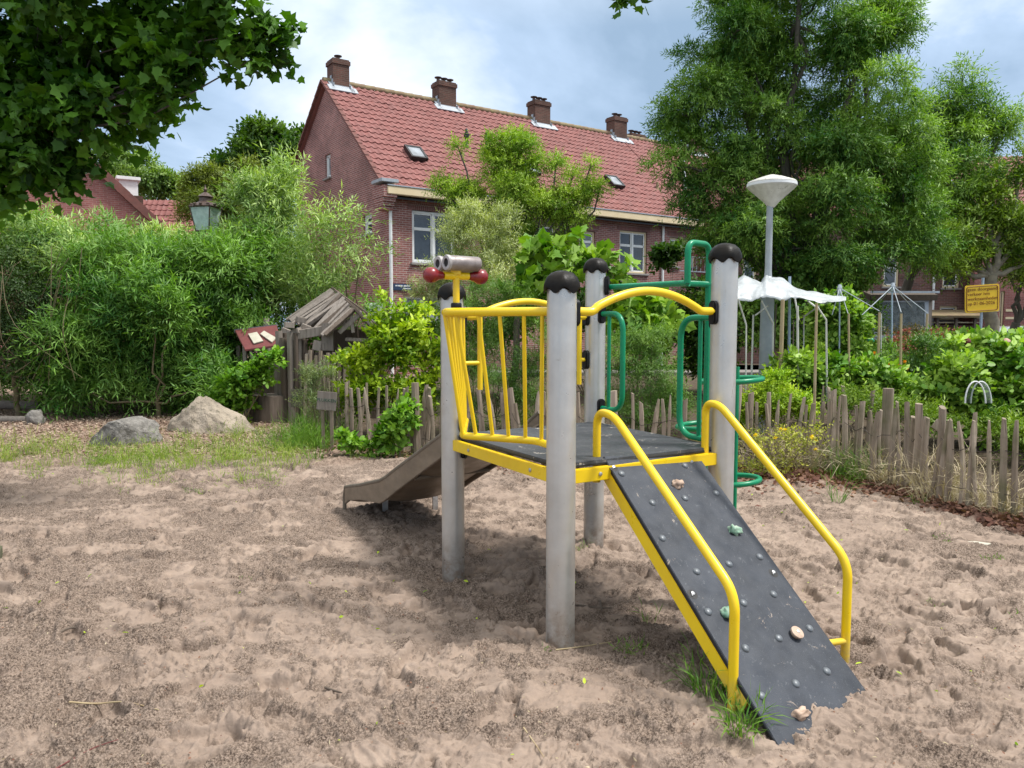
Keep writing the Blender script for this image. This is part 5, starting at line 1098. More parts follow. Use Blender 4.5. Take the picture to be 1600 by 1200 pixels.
def dryer(label, apex, tips, Y, parent_loc):
    t = thing('drying_frame', parent_loc, label, 'drying frame'); ap = P(*apex, Y)
    MB().lathe([(.03, -.08), (.035, .0), (.02, .05)], ap, 10).build('hub', 'zinc', t)
    for (x, y, dy) in tips: MB().tube([ap, P(x, y, Y + dy)], .0065, 6).build('arm', 'zinc', t)
    return t
ap = P(1312, 452, 11.2); dryer('folding frame of thin grey arms left of the notice board', (1312, 450), ((1325, 490, -.8), (1374, 486, -.4), (1290, 470, .6), (1340, 478, .8), (1300, 492, -.6)), 11.2, (ap.x, ap.y, ap.z - .1))
ap = P(1395, 446, 11.4); dryer('folding frame of thin grey arms in front of the notice board', (1395, 447), ((1408, 488, -.8), (1347, 492, -.5), (1376, 470, .5), (1425, 480, .6), (1450, 490, -.2)), 11.4, (ap.x, ap.y, ap.z - .1))
# crumpled plastic canopy
def canopy():
    rg = np.random.default_rng(4); nu, nv = 90, 44; c = P(1196, 445, 10.4); ap = P(1197, 437, 10.5); V = []
    for i in range(nu):
        for j in range(nv):
            u, v_ = i / (nu - 1), j / (nv - 1); px = 1150 + 172 * u; Y = 9.9 + 1.3 * v_
            tp = np.interp(px, (1150, 1162, 1178, 1190, 1197, 1206, 1222, 1240, 1262, 1290, 1322), (437, 431, 437, 441, 428, 434, 436, 449, 458, 463, 467)); bt_ = np.interp(px, (1150, 1175, 1200, 1222, 1240, 1265, 1285, 1322), (468, 471, 465, 472, 467, 471, 475, 469))
            py = bt_ + (tp - bt_) * math.sin(v_ * math.pi) ** .75 + (1.2 * math.sin(px * .12 + v_ * 5) * math.sin(v_ * math.pi))
            p = P(px, py, Y); V.append([p.x, p.y, p.z])
    V = np.array(V); a, b = V[:, 0] * 3, V[:, 1] * 3
    th = np.arctan2(V[:, 1] - ap.y, V[:, 0] - ap.x); rr_ = np.hypot(V[:, 1] - ap.y, V[:, 0] - ap.x); cr1 = 1 - np.abs(fbm(th * 3.2 + 20, rr_ * 1.3, 4, 91) * 2 - 1) * 2; V[:, 2] += cr1 * .028 * np.minimum(1, rr_ * 2) + (fbm(a * 1.2, b * 1.2, 3, 92) - .5) * .03
    F = [(i * nv + j, (i + 1) * nv + j, (i + 1) * nv + j + 1, i * nv + j + 1) for i in range(nu - 1) for j in range(nv - 1)]
    mb = MB().raw(V.tolist(), F); o = mb.build('plastic_canopy', 'plastic', smooth=70); tag(o, 'crumpled clear plastic sheet stretched as a canopy over white poles', 'plastic canopy')
    s = o.modifiers.new('thick', 'SOLIDIFY'); s.thickness = .003
canopy()
cf = thing('canopy_frame', P(1220, 480, 10.1), 'thin white struts bracing the poles below the plastic canopy', 'frame')
for (x0, y0, Y0, x1, y1, Y1_) in ((1153, 467, 9.8, 1166, 508, 9.9), (1180, 493, 10.3, 1200, 478, 10.3), (1190, 470, 10.0, 1208, 505, 10.1), (1275, 476, 9.7, 1291, 500, 9.7), (1242, 466, 9.8, 1248, 500, 9.8), (1262, 470, 10, 1275, 480, 9.5), (1256, 495, 10.6, 1280, 478, 10.4)): MB().tube([P(x0, y0, Y0), P(x1, y1, Y1_)], .011, 6).build('strut', 'whitepole', cf)
# white hoops with netting over a bed, broken boards by the fence, stone slab
hp = thing('netting_hoop', P(1525, 615, 8.0), 'white wire hoop with netting over a vegetable bed behind the fence', 'hoop tunnel')
for dx, dy in ((0, 0), (9, .5)):
    pts = [P(1508 + dx + 16 * (1 - math.cos(a)) , 630 - 34 * math.sin(a), 8.0 + dy) for a in np.linspace(0, math.pi, 14)]; MB().tube(pts, .008, 7).build('hoop', 'white', hp, smooth=60)
A_ = [P(1508 + 16 * (1 - math.cos(a)), 630 - 34 * math.sin(a), 8.0) for a in np.linspace(0, math.pi, 14)]; B_ = [P(1517 + 16 * (1 - math.cos(a)), 630 - 34 * math.sin(a), 8.5) for a in np.linspace(0, math.pi, 14)]
MB().raw(A_ + B_, [(i, i + 1, 15 + i, 14 + i) for i in range(13)]).build('net', 'net', hp)
for i, (px, py, Y, rr, m_, lb) in enumerate(((1470, 668, 7.4, .6, 'stake', 'broken grey board wedged between the stakes right of the corner'), (1196, 690, 8.4, .7, 'stake', 'grey board scrap leaning behind the low stakes beside the green ring'))):
    o = MB().box(P(px, py, Y), (.16, .02, .10), rot('Y', rr)).build('board_scrap', m_, bevel=.003); tag(o, lb, 'board')
cp_ = Pz(1525, 845, .03); o = blob('pale_stone', 'paleboard', Vector((cp_.x, cp_.y, gz(cp_.x, cp_.y) + .005)), .09, .035, .012, 8, None, Z3, Vector((1, 0, 0)), Vector((0, 1, 0)), 3, .5); tag(o, 'flat pale chip lying on the sand before the right fence', 'stone')
wb = P(584, 474, 15.5); o = MB().box((wb.x, wb.y, wb.z / 2), (.34, .3, wb.z), rot('Z', .3)).build('white_cabinet', 'whiteink', bevel=.02); tag(o, 'pale box shape standing behind the playhouse roof', 'cabinet')
# ================================================================== FOLIAGE
def LL(Y, *ls): return [lob(l[0], l[1], Y + (l[5] if len(l) > 5 else 0), l[2], l[3], l[4] if len(l) > 4 else None) for l in ls]
def gpt(px, py, Y): g_ = P(px, py, Y); return (g_.x, g_.y, gz(g_.x, g_.y) if Y < 12 else 0)
# big ash tree
tree('ash_tree', 'big dark green ash tree filling the sky behind the street lamp', gpt(1245, 560, 16), LL(15.5, (1240, 40, 115, 90, 100), (1130, 62, 60, 52), (1350, 70, 72, 70), (1200, 160, 120, 80, 110), (1330, 180, 105, 90, 100), (1085, 185, 55, 52), (1105, 265, 74, 50),
  (1250, 285, 135, 80, 120), (1385, 255, 85, 85), (1170, 368, 88, 55), (1300, 385, 120, 58, 110), (1420, 350, 85, 60), (1230, -80, 110, 70), (1080, 325, 28, 26), (1145, -10, 45, 45), (1390, 20, 40, 35)), 'Lash', 31000, 11,
  dict(k=9, twig=.28, leafL=.105, leafW=.024, a=.9, b=.35, up=.15, droop=.40, spread=.7), per=12, trunk_r=.20, group=None, nb=4, rs=(.29, .43))
tree('robinia_tree', 'airy green tree reaching right of the big ash with thin tip sprays against the sky', gpt(1360, 560, 21), LL(20, (1470, 265, 62, 55), (1530, 225, 52, 45), (1500, 140, 30, 30), (1468, 175, 38, 36), (1566, 200, 26, 26), (1440, 330, 60, 45), (1520, 300, 50, 40), (1490, 215, 40, 34), (1540, 165, 16, 14)), 'Lash', 4800, 12,
  dict(k=7, twig=.42, leafL=.13, leafW=.032, a=.8, b=.5, up=.1, droop=.2, spread=.75), per=7, trunk_r=.16, nb=6)
tree('street_tree', 'light green tree with lichen pale forked trunk just right of the yellow sign', gpt(1553, 560, 19), LL(19, (1480, 385, 45, 26), (1530, 350, 40, 34), (1560, 300, 22, 30), (1592, 270, 20, 40), (1600, 360, 38, 36), (1600, 410, 36, 22), (1470, 420, 36, 16), (1520, 405, 30, 18), (1575, 345, 30, 25)), 'Lrobinia', 2600, 13,
  dict(k=7, twig=.32, leafL=.12, leafW=.04, a=.6, b=.5, up=.15, droop=.1, spread=.8), per=6, trunk_r=.19, bark='barkpale', nb=5, fork=.72)
tree('street_tree', 'green tree with dark slanting trunk at the right edge behind the pale trunked one', gpt(1568, 540, 24), LL(23, (1600, 395, 50, 35), (1650, 350, 60, 50), (1580, 425, 26, 16), (1640, 420, 50, 30)), 'Lbg2', 1500, 14,
  dict(k=6, twig=.4, leafL=.15, leafW=.06, a=.6, b=.5, spread=.8), per=7, trunk_r=.16, nb=5)
# golden tree in front of the roof, fine leaflets in tiers
tree('locust_tree', 'yellow green feathery tree in front of the tiled roof and cream gutter', gpt(800, 560, 16.5), LL(16.5, (795, 232, 40, 34), (775, 262, 30, 20), (798, 300, 48, 42), (728, 305, 28, 18), (694, 292, 15, 12), (705, 303, 20, 10), (745, 335, 32, 26), (848, 330, 38, 22), (838, 258, 17, 12), (868, 262, 11, 15), (895, 276, 13, 9), (922, 262, 9, 8), (920, 295, 14, 12), (905, 305, 26, 14), (938, 292, 8, 6), (892, 345, 30, 16), (800, 358, 46, 34), (715, 228, 9, 8), (872, 305, 20, 10), (880, 372, 22, 12), (780, 400, 24, 16), (820, 385, 20, 22), (720, 350, 15, 10)), 'Lgold', 9500, 15,
  dict(k=9, twig=.27, leafL=.066, leafW=.022, a=.7, b=.5, up=.15, droop=.15, spread=.8), per=7, trunk_r=.085, nb=4, rs=(.25, .45))
# background trees
tree('oak_tree', 'dark green round tree on the horizon left of the brick gable', gpt(410, 520, 46), LL(44, (400, 225, 42, 30), (445, 235, 40, 35), (365, 258, 32, 22), (420, 270, 50, 30), (475, 250, 25, 30)), 'Lbg1', 5200, 16,
  dict(k=6, twig=.7, leafL=.30, leafW=.16, a=.7, b=.5, up=.2, spread=.8), per=12, trunk_r=.3, shape='oval', rs=(.2, .36))
tree('willow_tree', 'yellow green bushy tree above the willows behind the lantern', gpt(350, 540, 27), LL(26, (330, 285, 36, 30), (380, 290, 45, 38), (345, 330, 60, 34), (405, 340, 40, 34), (300, 300, 16, 16)), 'Lbg2', 5000, 17,
  dict(k=7, twig=.4, leafL=.14, leafW=.045, a=.7, b=.5, up=.2, spread=.8), per=9, trunk_r=.2)
tree('birch_tree', 'pale green tree showing between the maple leaves and the left gable roof', gpt(205, 540, 42), LL(40, (175, 245, 26, 24), (210, 275, 45, 28), (255, 285, 30, 22), (170, 290, 30, 25), (290, 310, 22, 20)), 'Lbg3', 3600, 18,
  dict(k=6, twig=.6, leafL=.24, leafW=.10, a=.7, b=.5, up=.1, spread=.8), per=9, trunk_r=.22)
# maple overhanging from the left
tree('maple_tree', 'near dark green maple whose branches hang over the top left corner', (-9.5, 6.6, 0), LL(6.6, (60, 50, 150, 110, 130), (215, 35, 110, 58, 110), (352, 25, 72, 42, 60), (150, 150, 85, 62, 90), (40, 215, 90, 75, 90), (262, 98, 34, 34, 50), (410, 48, 34, 34, 40), (226, 150, 28, 24, 40), (-10, 290, 38, 34, 50), (60, 262, 40, 16, 30),
  (-180, 120, 160, 170, 150), (120, -110, 320, 90, 160), (395, 92, 26, 15, 20), (318, 62, 40, 16, 30), (275, 130, 24, 18, 20)), 'Lmaple', 6200, 19,
  dict(k=3, twig=.16, leafL=.10, leafW=.105, a=.35, b=.7, up=-.1, droop=.35, spread=.9), per=9, trunk_r=.028, fork=.85, nb=4, shape='maple', rs=(.25, .45), nflat=.7)
tree('maple_branch', 'few maple leaves dipping into the picture at the top edge', tuple(P(1010, -420, 6.8)), LL(6.6, (968, -9, 40, 9, 14), (985, -60, 70, 30, 30)), 'Lmaple', 60, 91,
  dict(k=3, twig=.14, leafL=.10, leafW=.105, a=.35, b=.7, up=-.1, droop=.35, spread=.9), per=5, trunk_r=.02, nb=3, shape='maple', cat='branch')
# willow hedge
WS = dict(k=10, twig=.46, leafL=.135, leafW=.024, a=.55, b=.45, up=.45, droop=.28, spread=.62)
def willow(label, Y, lobes, n, seed, m='Lwillow', group='willow shrubs forming the hedge', per=11, base=None, **kw):
    lbs = LL(Y, *lobes); b_ = base or (float(np.mean([l[0].x for l in lbs])), Y + .3, 0); sp_ = dict(WS); sp_.update(kw)
    return tree('willow_shrub', label, b_, lbs, m, n, seed, sp_, per=per, trunk_r=.045, bark='twig', group=group, cat='shrub', nb=5, fork=.25, rs=(.25, .45))
willow('pale leaved willow shrub below the left brick gable', 14.0, ((60, 360, 65, 42), (140, 385, 60, 36), (110, 420, 100, 60), (20, 410, 70, 60)), 2600, 21, 'Lwillowpale')
willow('green willow shrub in the middle of the hedge left of the lantern', 13.2, ((190, 440, 80, 70), (150, 540, 95, 70), (230, 520, 80, 80), (200, 600, 110, 38), (110, 600, 70, 36)), 4200, 22, leafL=.16, leafW=.022, b=.6)
willow('darker willow shrub behind the pointed boulder', 13.6, ((310, 480, 75, 80), (350, 430, 80, 60), (300, 570, 80, 60), (370, 540, 60, 80), (330, 610, 60, 32)), 4000, 23)
willow('pale tall willow shrub right of the lantern', 14.6, ((410, 330, 45, 50), (440, 300, 28, 60, 30), (400, 400, 70, 55), (392, 385, 36, 28), (425, 450, 55, 50)), 3000, 24, 'Lwillowpale')
willow('willow shrub with leaning shoots in front of the brick gable', 13.8, ((500, 370, 44, 26), (545, 345, 26, 10), (470, 430, 40, 42), (540, 405, 34, 12), (575, 385, 20, 8), (515, 450, 44, 18), (560, 430, 20, 8)), 520, 25, 'Lwillowpale', a=1.0, b=.3, twig=.6)
willow('bright willow shoots standing before the middle of the hedge', 12.4, ((240, 470, 36, 50), (265, 500, 26, 46), (330, 600, 40, 30), (95, 610, 34, 30)), 800, 26)
willow('pale willow shrub between lantern and left gable', 14.9, ((250, 400, 60, 28), (300, 412, 50, 22), (220, 418, 60, 34)), 1900, 27, 'Lwillowpale')
tree('tangled_bush', 'dark tangled brownish bush at the far left edge of the hedge', gpt(30, 620, 12.8), LL(12.8, (10, 430, 75, 60), (50, 500, 70, 70), (0, 560, 80, 70), (70, 580, 50, 50), (-90, 500, 90, 120), (20, 480, 90, 60)), 'Ldark', 5200, 28,
  dict(k=7, twig=.3, leafL=.05, leafW=.026, a=.5, b=.6, droop=.3, spread=.8), per=10, trunk_r=.05, bark='twig', cat='bush', nb=14)
rgv = np.random.default_rng(77); vn_ = MB()
for i in range(16):
    a = P(rgv.uniform(-30, 130), rgv.uniform(380, 470), 12.1 + rgv.uniform(-.2, .5)); b_ = P(rgv.uniform(-30, 130), rgv.uniform(560, 630), 12.1 + rgv.uniform(-.2, .5)); m_ = a.lerp(b_, .5) + Vector(rgv.normal(size=3)) * .2; vn_.tube(catmull([a, m_, b_], 5), rgv.uniform(.003, .008), 5)
vo = vn_.build('vine_stems', 'twig', loc=gpt(40, 620, 12.1)); tag(vo, 'tangle of bare brown vine stems over the dark bush', 'vines', kind='stuff')
willow('shaded rear willow shrub behind the middle of the hedge', 15.6, ((120, 480, 140, 110), (-40, 480, 120, 120), (0, 580, 120, 60), (260, 480, 120, 110), (160, 590, 150, 60)), 3800, 29, leafL=.13, leafW=.03)
willow('shaded rear willow shrub behind the playhouse', 15.4, ((390, 500, 90, 100), (470, 490, 70, 70), (420, 600, 120, 50), (540, 520, 60, 60)), 2400, 30, leafL=.13, leafW=.03)
# shrubs beyond and before the left fence
def shrub(name, label, Y, lobes, m, n, seed, cat='shrub', shape='lance', per=8, tr=.02, group=None, nflat=.5, rs=(.25, .45), **kw):
    sp_ = dict(k=7, twig=.2, leafL=.07, leafW=.03, a=.6, b=.5, up=.3, droop=.15, spread=.8); sp_.update(kw); lbs = LL(Y, *lobes); b_ = np.mean([np.array(l[0]) for l in lbs], axis=0)
    return tree(name, label, (b_[0], b_[1], gz(b_[0], b_[1])), lbs, m, n, seed, sp_, per=per, trunk_r=tr, bark='twig', cat=cat, nb=5, fork=.2, shape=shape, rs=rs, nflat=nflat, crown='foliage', group=group)
shrub('laurel_shrub', 'bright yellow green oval leaved shrub behind the left fence', 10.6, ((600, 507, 18, 22), (645, 503, 40, 28), (615, 548, 38, 32), (555, 570, 30, 28), (655, 560, 40, 40), (600, 600, 60, 34), (665, 620, 30, 40), (560, 620, 34, 24), (600, 470, 8, 8)), 'Llaurel', 1600, 41, shape='oval', leafL=.075, leafW=.045, twig=.16, k=6)
shrub('raspberry_patch', 'green raspberry leaves growing before the left fence beside the slide', 9.05, ((622, 660, 24, 20), (610, 685, 22, 18), (640, 645, 14, 12)), 'Lrasp', 260, 42, shape='oval', leafL=.075, leafW=.06, twig=.12, k=5)
shrub('ground_plant', 'low leafy weeds at the foot of the left fence', 9.2, ((545, 690, 20, 9), (575, 700, 18, 6), (598, 712, 12, 5)), 'Lrasp', 110, 43, shape='oval', leafL=.07, leafW=.055, twig=.1, k=4)
shrub('raspberry_patch', 'green leafy patch between the pointed boulder and the stump', 11.7, ((385, 600, 30, 24), (408, 575, 14, 16), (360, 620, 28, 20), (372, 638, 20, 10), (345, 635, 24, 14), (425, 560, 12, 10)), 'Lrasp', 620, 44, shape='oval', leafL=.085, leafW=.06, twig=.15, k=5)
shrub('lavender_bush', 'grey green upright bush over the wooden signs', 10.1, ((485, 590, 14, 18), (500, 610, 22, 24), (515, 590, 10, 14), (490, 640, 26, 20)), 'Lsage', 480, 45, leafL=.045, leafW=.009, twig=.16, k=10, up=.9, cat='bush')
shrub('feathery_bush', 'tall dark green feathery bush behind the yellow guard bars', 10.9, ((720, 490, 40, 50), (775, 480, 46, 60), (700, 580, 44, 70), (770, 590, 60, 70), (835, 560, 46, 90), (830, 650, 60, 50), (740, 660, 60, 40), (820, 470, 24, 30)), 'Lfeather', 5200, 46, leafL=.06, leafW=.0075, twig=.24, k=10, up=.7, cat='bush')
shrub('feathery_bush', 'dark green feathery bush behind the green D handle', 9.6, ((985, 560, 44, 50), (1030, 600, 44, 60), (985, 640, 50, 50), (1045, 650, 34, 40), (1020, 540, 30, 30)), 'Lfeather', 3600, 47, leafL=.055, leafW=.007, twig=.24, k=10, up=.55, droop=.5, cat='bush')
shrub('silver_willow', 'silvery grey leaved willow in front of the white framed window', 13.6, ((712, 365, 30, 26), (745, 345, 26, 26), (780, 365, 28, 36), (735, 400, 44, 34), (770, 430, 40, 40), (700, 430, 30, 34), (800, 400, 16, 26), (670, 470, 30, 26)), 'Lsilver', 2500, 48, leafL=.075, leafW=.014, twig=.30, k=11, up=.75)
shrub('fig_tree', 'fig shrub with large lobed green leaves left of the rear grey post', 11.3, ((830, 402, 28, 18), (872, 405, 28, 22), (905, 385, 20, 14), (940, 402, 28, 16), (855, 440, 44, 24), (905, 430, 34, 24), (960, 430, 24, 22), (985, 455, 20, 18), (1000, 500, 40, 34), (1030, 480, 20, 20), (820, 460, 30, 14)), 'Lfig', 210, 49, shape='maple', leafL=.20, leafW=.19, twig=.24, k=4, up=.1, droop=.5, nflat=.9)
shrub('fig_tree', 'second clump of big lobed leaves seen under the yellow arch', 10.9, ((1000, 480, 34, 26), (1010, 520, 40, 22), (975, 500, 20, 30)), 'Lfig', 110, 50, shape='maple', leafL=.17, leafW=.16, twig=.18, k=4, up=.1, droop=.5, nflat=.9)
shrub('climbing_rose', 'rounded green bush against the brick wall under the narrow windows', 19, ((1045, 398, 22, 12), (1060, 395, 14, 10), (1030, 405, 14, 10)), 'Lbg1', 260, 51, shape='oval', leafL=.13, leafW=.08)
shrub('garden_hedge', 'dark green hedge at the foot of the brick house', 17.5, ((1000, 500, 90, 40), (900, 500, 80, 40), (760, 510, 90, 36), (1080, 500, 60, 60), (640, 530, 60, 40), (1120, 540, 60, 60)), 'Lbg1', 3800, 52, cat='hedge', shape='oval', leafL=.11, leafW=.06)
shrub('lime_bush', 'rounded lime green bush behind the low stakes under the canopy', 9.3, ((1185, 630, 40, 34), (1225, 640, 38, 32), (1160, 650, 30, 36), (1205, 600, 24, 18), (1250, 650, 20, 22)), 'Llime', 2300, 53, cat='bush', shape='oval', leafL=.036, leafW=.018, twig=.15, k=9, up=.6)
shrub('flowering_weed', 'loose yellow flowering weed sprawling before the low stakes', 7.7, ((1190, 700, 40, 18), (1235, 695, 40, 20), (1170, 735, 30, 16), (1270, 680, 28, 14), (1215, 735, 36, 14), (1175, 760, 20, 8)), 'Lcitrus', 420, 54, cat='weed', shape='oval', leafL=.03, leafW=.018, twig=.14, k=5, a=.9, b=.5)
shrub('dark_hedge', 'dark hedge behind the white poles of the canopy', 15.5, ((1170, 520, 70, 60), (1270, 510, 80, 60), (1340, 510, 50, 40), (1230, 440, 60, 30), (1310, 440, 60, 26), (1130, 460, 30, 60)), 'Lash', 3600, 55, cat='hedge', shape='oval', leafL=.10, leafW=.05)
shrub('bean_row', 'tall climbing bean plants between the canopy and the notice board', 11.6, ((1285, 505, 22, 34), (1322, 515, 24, 40), (1300, 550, 36, 34), (1340, 570, 26, 26), (1318, 475, 14, 18)), 'Lbeans', 1500, 56, cat='plant', shape='oval', leafL=.08, leafW=.06, k=5)
shrub('vegetable_bed', 'leafy green vegetable bed between the canopy poles and the fence', 9.9, ((1300, 590, 50, 22), (1250, 580, 34, 18), (1350, 595, 50, 20), (1400, 610, 50, 20), (1290, 610, 34, 12)), 'Lbeans', 1500, 57, cat='plant', shape='oval', leafL=.09, leafW=.055, k=5)
shrub('marigold_bed', 'green bed with orange marigolds before the notice board', 11.2, ((1400, 570, 40, 28), (1440, 560, 30, 26), (1360, 575, 30, 18), (1430, 590, 44, 20)), 'Lfeather', 1400, 58, cat='plant', leafL=.06, leafW=.02, k=7, up=.6)
shrub('vegetable_bed', 'broad leaved squash plants at the right edge behind the fence', 9.4, ((1500, 602, 40, 32), (1550, 588, 40, 28), (1595, 610, 40, 40), (1530, 645, 50, 32), (1470, 625, 36, 24), (1600, 660, 40, 30), (1570, 555, 16, 12)), 'Lbeans', 2300, 59, cat='plant', shape='oval', leafL=.085, leafW=.065, k=6, up=.45)
shrub('vegetable_bed', 'feathery pale vegetable tops close behind the right fence', 8.2, ((1400, 650, 50, 16), (1470, 665, 50, 20), (1550, 680, 50, 22), (1620, 700, 50, 30), (1330, 630, 40, 12)), 'Lrobinia', 1400, 60, cat='plant', leafL=.06, leafW=.016, k=7, up=.6)
shrub('vegetable_bed', 'green vegetable bed continuing behind the fence beyond the right edge', 8.6, ((1700, 640, 60, 40), (1800, 640, 60, 40), (1760, 600, 60, 30), (1880, 640, 60, 40)), 'Lbeans', 900, 65, cat='plant', shape='oval', leafL=.08, leafW=.06, k=6, up=.4)
shrub('tomato_row', 'green plants in the middle of the allotment below the right drying frame', 12.5, ((1480, 560, 36, 24), (1520, 550, 40, 22), (1570, 550, 40, 22), (1610, 560, 40, 30)), 'Lbeans', 1100, 61, cat='plant', shape='oval', leafL=.11, leafW=.08, k=5)
shrub('street_hedge', 'low hedge along the pavement before the parked cars', 22, ((1460, 530, 40, 10), (1530, 535, 40, 9), (1600, 533, 50, 10), (1380, 535, 50, 12), (1300, 535, 50, 14), (1220, 535, 60, 16)), 'Lrobinia', 1900, 62, cat='hedge', shape='oval', leafL=.10, leafW=.06)
shrub('flower_bush', 'mass of small red-pink flowers behind the netting bed', 13.5, ((1410, 530, 40, 12), (1465, 545, 30, 12), (1440, 535, 40, 14)), 'Lbrown', 700, 63, cat='plant', leafL=.05, leafW=.02)
fl = np.random.default_rng(9)
def flowers(name, label, m, cx, cy, Y, rx, ry, n, sz, cat='flowers', up=.9):
    a = np.array([P(fl.normal(cx, rx), fl.normal(cy, ry), Y + fl.uniform(-.4, .4)) for _ in range(n)]); k = 6; Pp = np.repeat(a, k, 0); an = np.tile(np.arange(k) * 2 * math.pi / k, n)
    D = np.stack([np.cos(an), -np.sin(an) * .4 , np.sin(an) * .8 + .2], 1); o = leaf_mesh(name, m, None, Pp, D, sz, sz * .8, 'oval', None, fl); return tag(o, label, cat, kind='stuff')
flowers('marigold_flowers', 'orange marigold heads scattered over the bed', 'orange', 1395, 580, 10.7, 34, 14, 36, .03)
flowers('pink_flowers', 'pink and dark red blossoms behind the brown cane', 'pink', 1440, 538, 13.0, 32, 10, 330, .035)
flowers('yellow_flowers', 'yellow blossoms on the sprawling weed', 'yellowp', 1215, 700, 7.4, 34, 22, 10, .025)
for px, py, Y, r_, m_, lb in ((1511, 533, 12.2, .055, 'redfelt', 'reddish ball ornament on a stick among the squash'), (1572, 535, 12.0, .07, 'pinkball', 'pale pink upturned pot among the plants at the right edge'), (1361, 532, 12.6, .05, 'green', 'small bright green watering rose among the bean plants')):
    if m_ == 'pinkball': M[m_] = mat('terracotta_pale', (.50, .30, .24), .7)
    q = P(px, py, Y); t = thing('garden_ornament', (q.x, q.y, 0), lb, 'ornament'); MB().lathe([(.3 * r_, -r_), (r_, -.5 * r_), (1.05 * r_, .0), (.8 * r_, .55 * r_), (.2 * r_, .95 * r_)], q, 16).build('head', m_, t, smooth=60); MB().tube([(q.x, q.y, 0), (q.x, q.y, q.z - r_ * .9)], .009, 6).build('stick', 'bamboo', t)

# ---------------------------------------------------------------- grasses
def grass(name, label, spots, m, seed, kind=None, cat='grass', wid=.006, group=None):
    """spots: (x, y, radius, blades, height, spread)"""
    rg = np.random.default_rng(seed); Ps, Ds, Ls, rn = [], [], [], []
    for (x, y, r, n, h, s_) in spots:
        a = rg.uniform(0, 2 * math.pi, n); q = r * np.sqrt(rg.random(n)); X, Y = x + np.cos(a) * q, y + np.sin(a) * q; Ps.append(np.stack([X, Y, ground_h(X, Y) - .01], 1))
        Ds.append(unit(np.stack([np.cos(a) * s_ * rg.uniform(0, 1, n), np.sin(a) * s_ * rg.uniform(0, 1, n), np.ones(n)], 1) + rg.normal(size=(n, 3)) * .18)); Ls.append(h * rg.uniform(.35, 1.1, n)); rn.append(np.clip(rg.normal(rg.uniform(.3, .7), .25, n), 0, 1))
    Ps, Ds, Ls = np.concatenate(Ps), np.concatenate(Ds), np.concatenate(Ls)
    # each blade is two pieces: a lower stem and a bent tip
    o = leaf_mesh(name, m, None, np.concatenate([Ps, Ps + Ds * (Ls * .52)[:, None]]), np.concatenate([Ds, unit(Ds + rg.normal(size=Ds.shape) * .35 - np.array([0, 0, .35]))]), np.concatenate([Ls * .55, Ls * .5]), wid, 'lance', np.tile(np.concatenate(rn), 2), rg, loc=(Ps[:, 0].mean(), Ps[:, 1].mean(), 0))
    return tag(o, label, cat, group, kind)
rg = np.random.default_rng(31); sp1 = []
for _ in range(320):
    px, py = rg.uniform(130, 480), rg.normal(716, 17)
    py = min(max(py, 690), 775)
    if px > 330: py -= 8
    g = G(px, py); sp1.append((g.x, g.y, .10, int(rg.integers(8, 30)), rg.uniform(.08, .27), .45))
for _ in range(26): g = G(rg.uniform(130, 460), rg.uniform(740, 772)); sp1.append((g.x, g.y, .05, 10, rg.uniform(.04, .09), .8))
grass('wild_grass', 'thin wild barley grass strip on the edge of the sand before the boulders', sp1, 'grass', 32, 'stuff', wid=.0055)
sp2 = [(G(rg.normal(25, 20), rg.normal(715, 12)).x, G(30, rg.normal(715, 12)).y, .09, 34, rg.uniform(.2, .42), .35) for _ in range(26)] + [(G(rg.uniform(40, 80), 738).x, G(50, rg.uniform(728, 745)).y, .06, 14, .15, .5) for _ in range(8)]
grass('wild_grass', 'taller clump of seeding grass before the weathered beams at left', sp2, 'grass', 33, 'stuff', wid=.005)
sp3 = [(G(rg.normal(475, 20), rg.normal(700, 8)).x, G(475, rg.normal(700, 9)).y + .2, .12, 60, rg.uniform(.3, .55), .45) for _ in range(30)]
grass('tall_grass', 'tall green grass clump under the wooden signs', sp3, 'grassg', 34, 'stuff', wid=.0055)
sp4 = [(G(rg.uniform(500, 690), rg.uniform(712, 722)).x, G(600, rg.uniform(708, 722)).y + .1, .08, 12, rg.uniform(.08, .2), .6) for _ in range(26)]
grass('fence_grass', 'thin grass along the foot of the left fence', sp4, 'grass', 35, 'stuff', wid=.0045)
tf = np.array([(x, fence_y(x)) for x in np.linspace(2.2, 4.6, 60)])
grass('dry_straw', 'dry straw stalks matted behind and through the right fence', [(x + rg.normal() * .06, y + rg.uniform(-.05, .55), .14, 80, rg.uniform(.2, .62), .9) for x, y in tf[12:]], 'straw', 36, 'stuff', wid=.006)
grass('fence_grass', 'green grass growing through the stakes near the fence corner', [(G(rg.normal(1345, 26), 757).x, G(1345, rg.normal(757, 5)).y + .1, .1, 36, rg.uniform(.2, .5), .4) for _ in range(12)], 'grassg', 37, 'stuff', wid=.005)
TG = 'single grass tufts on the sand'
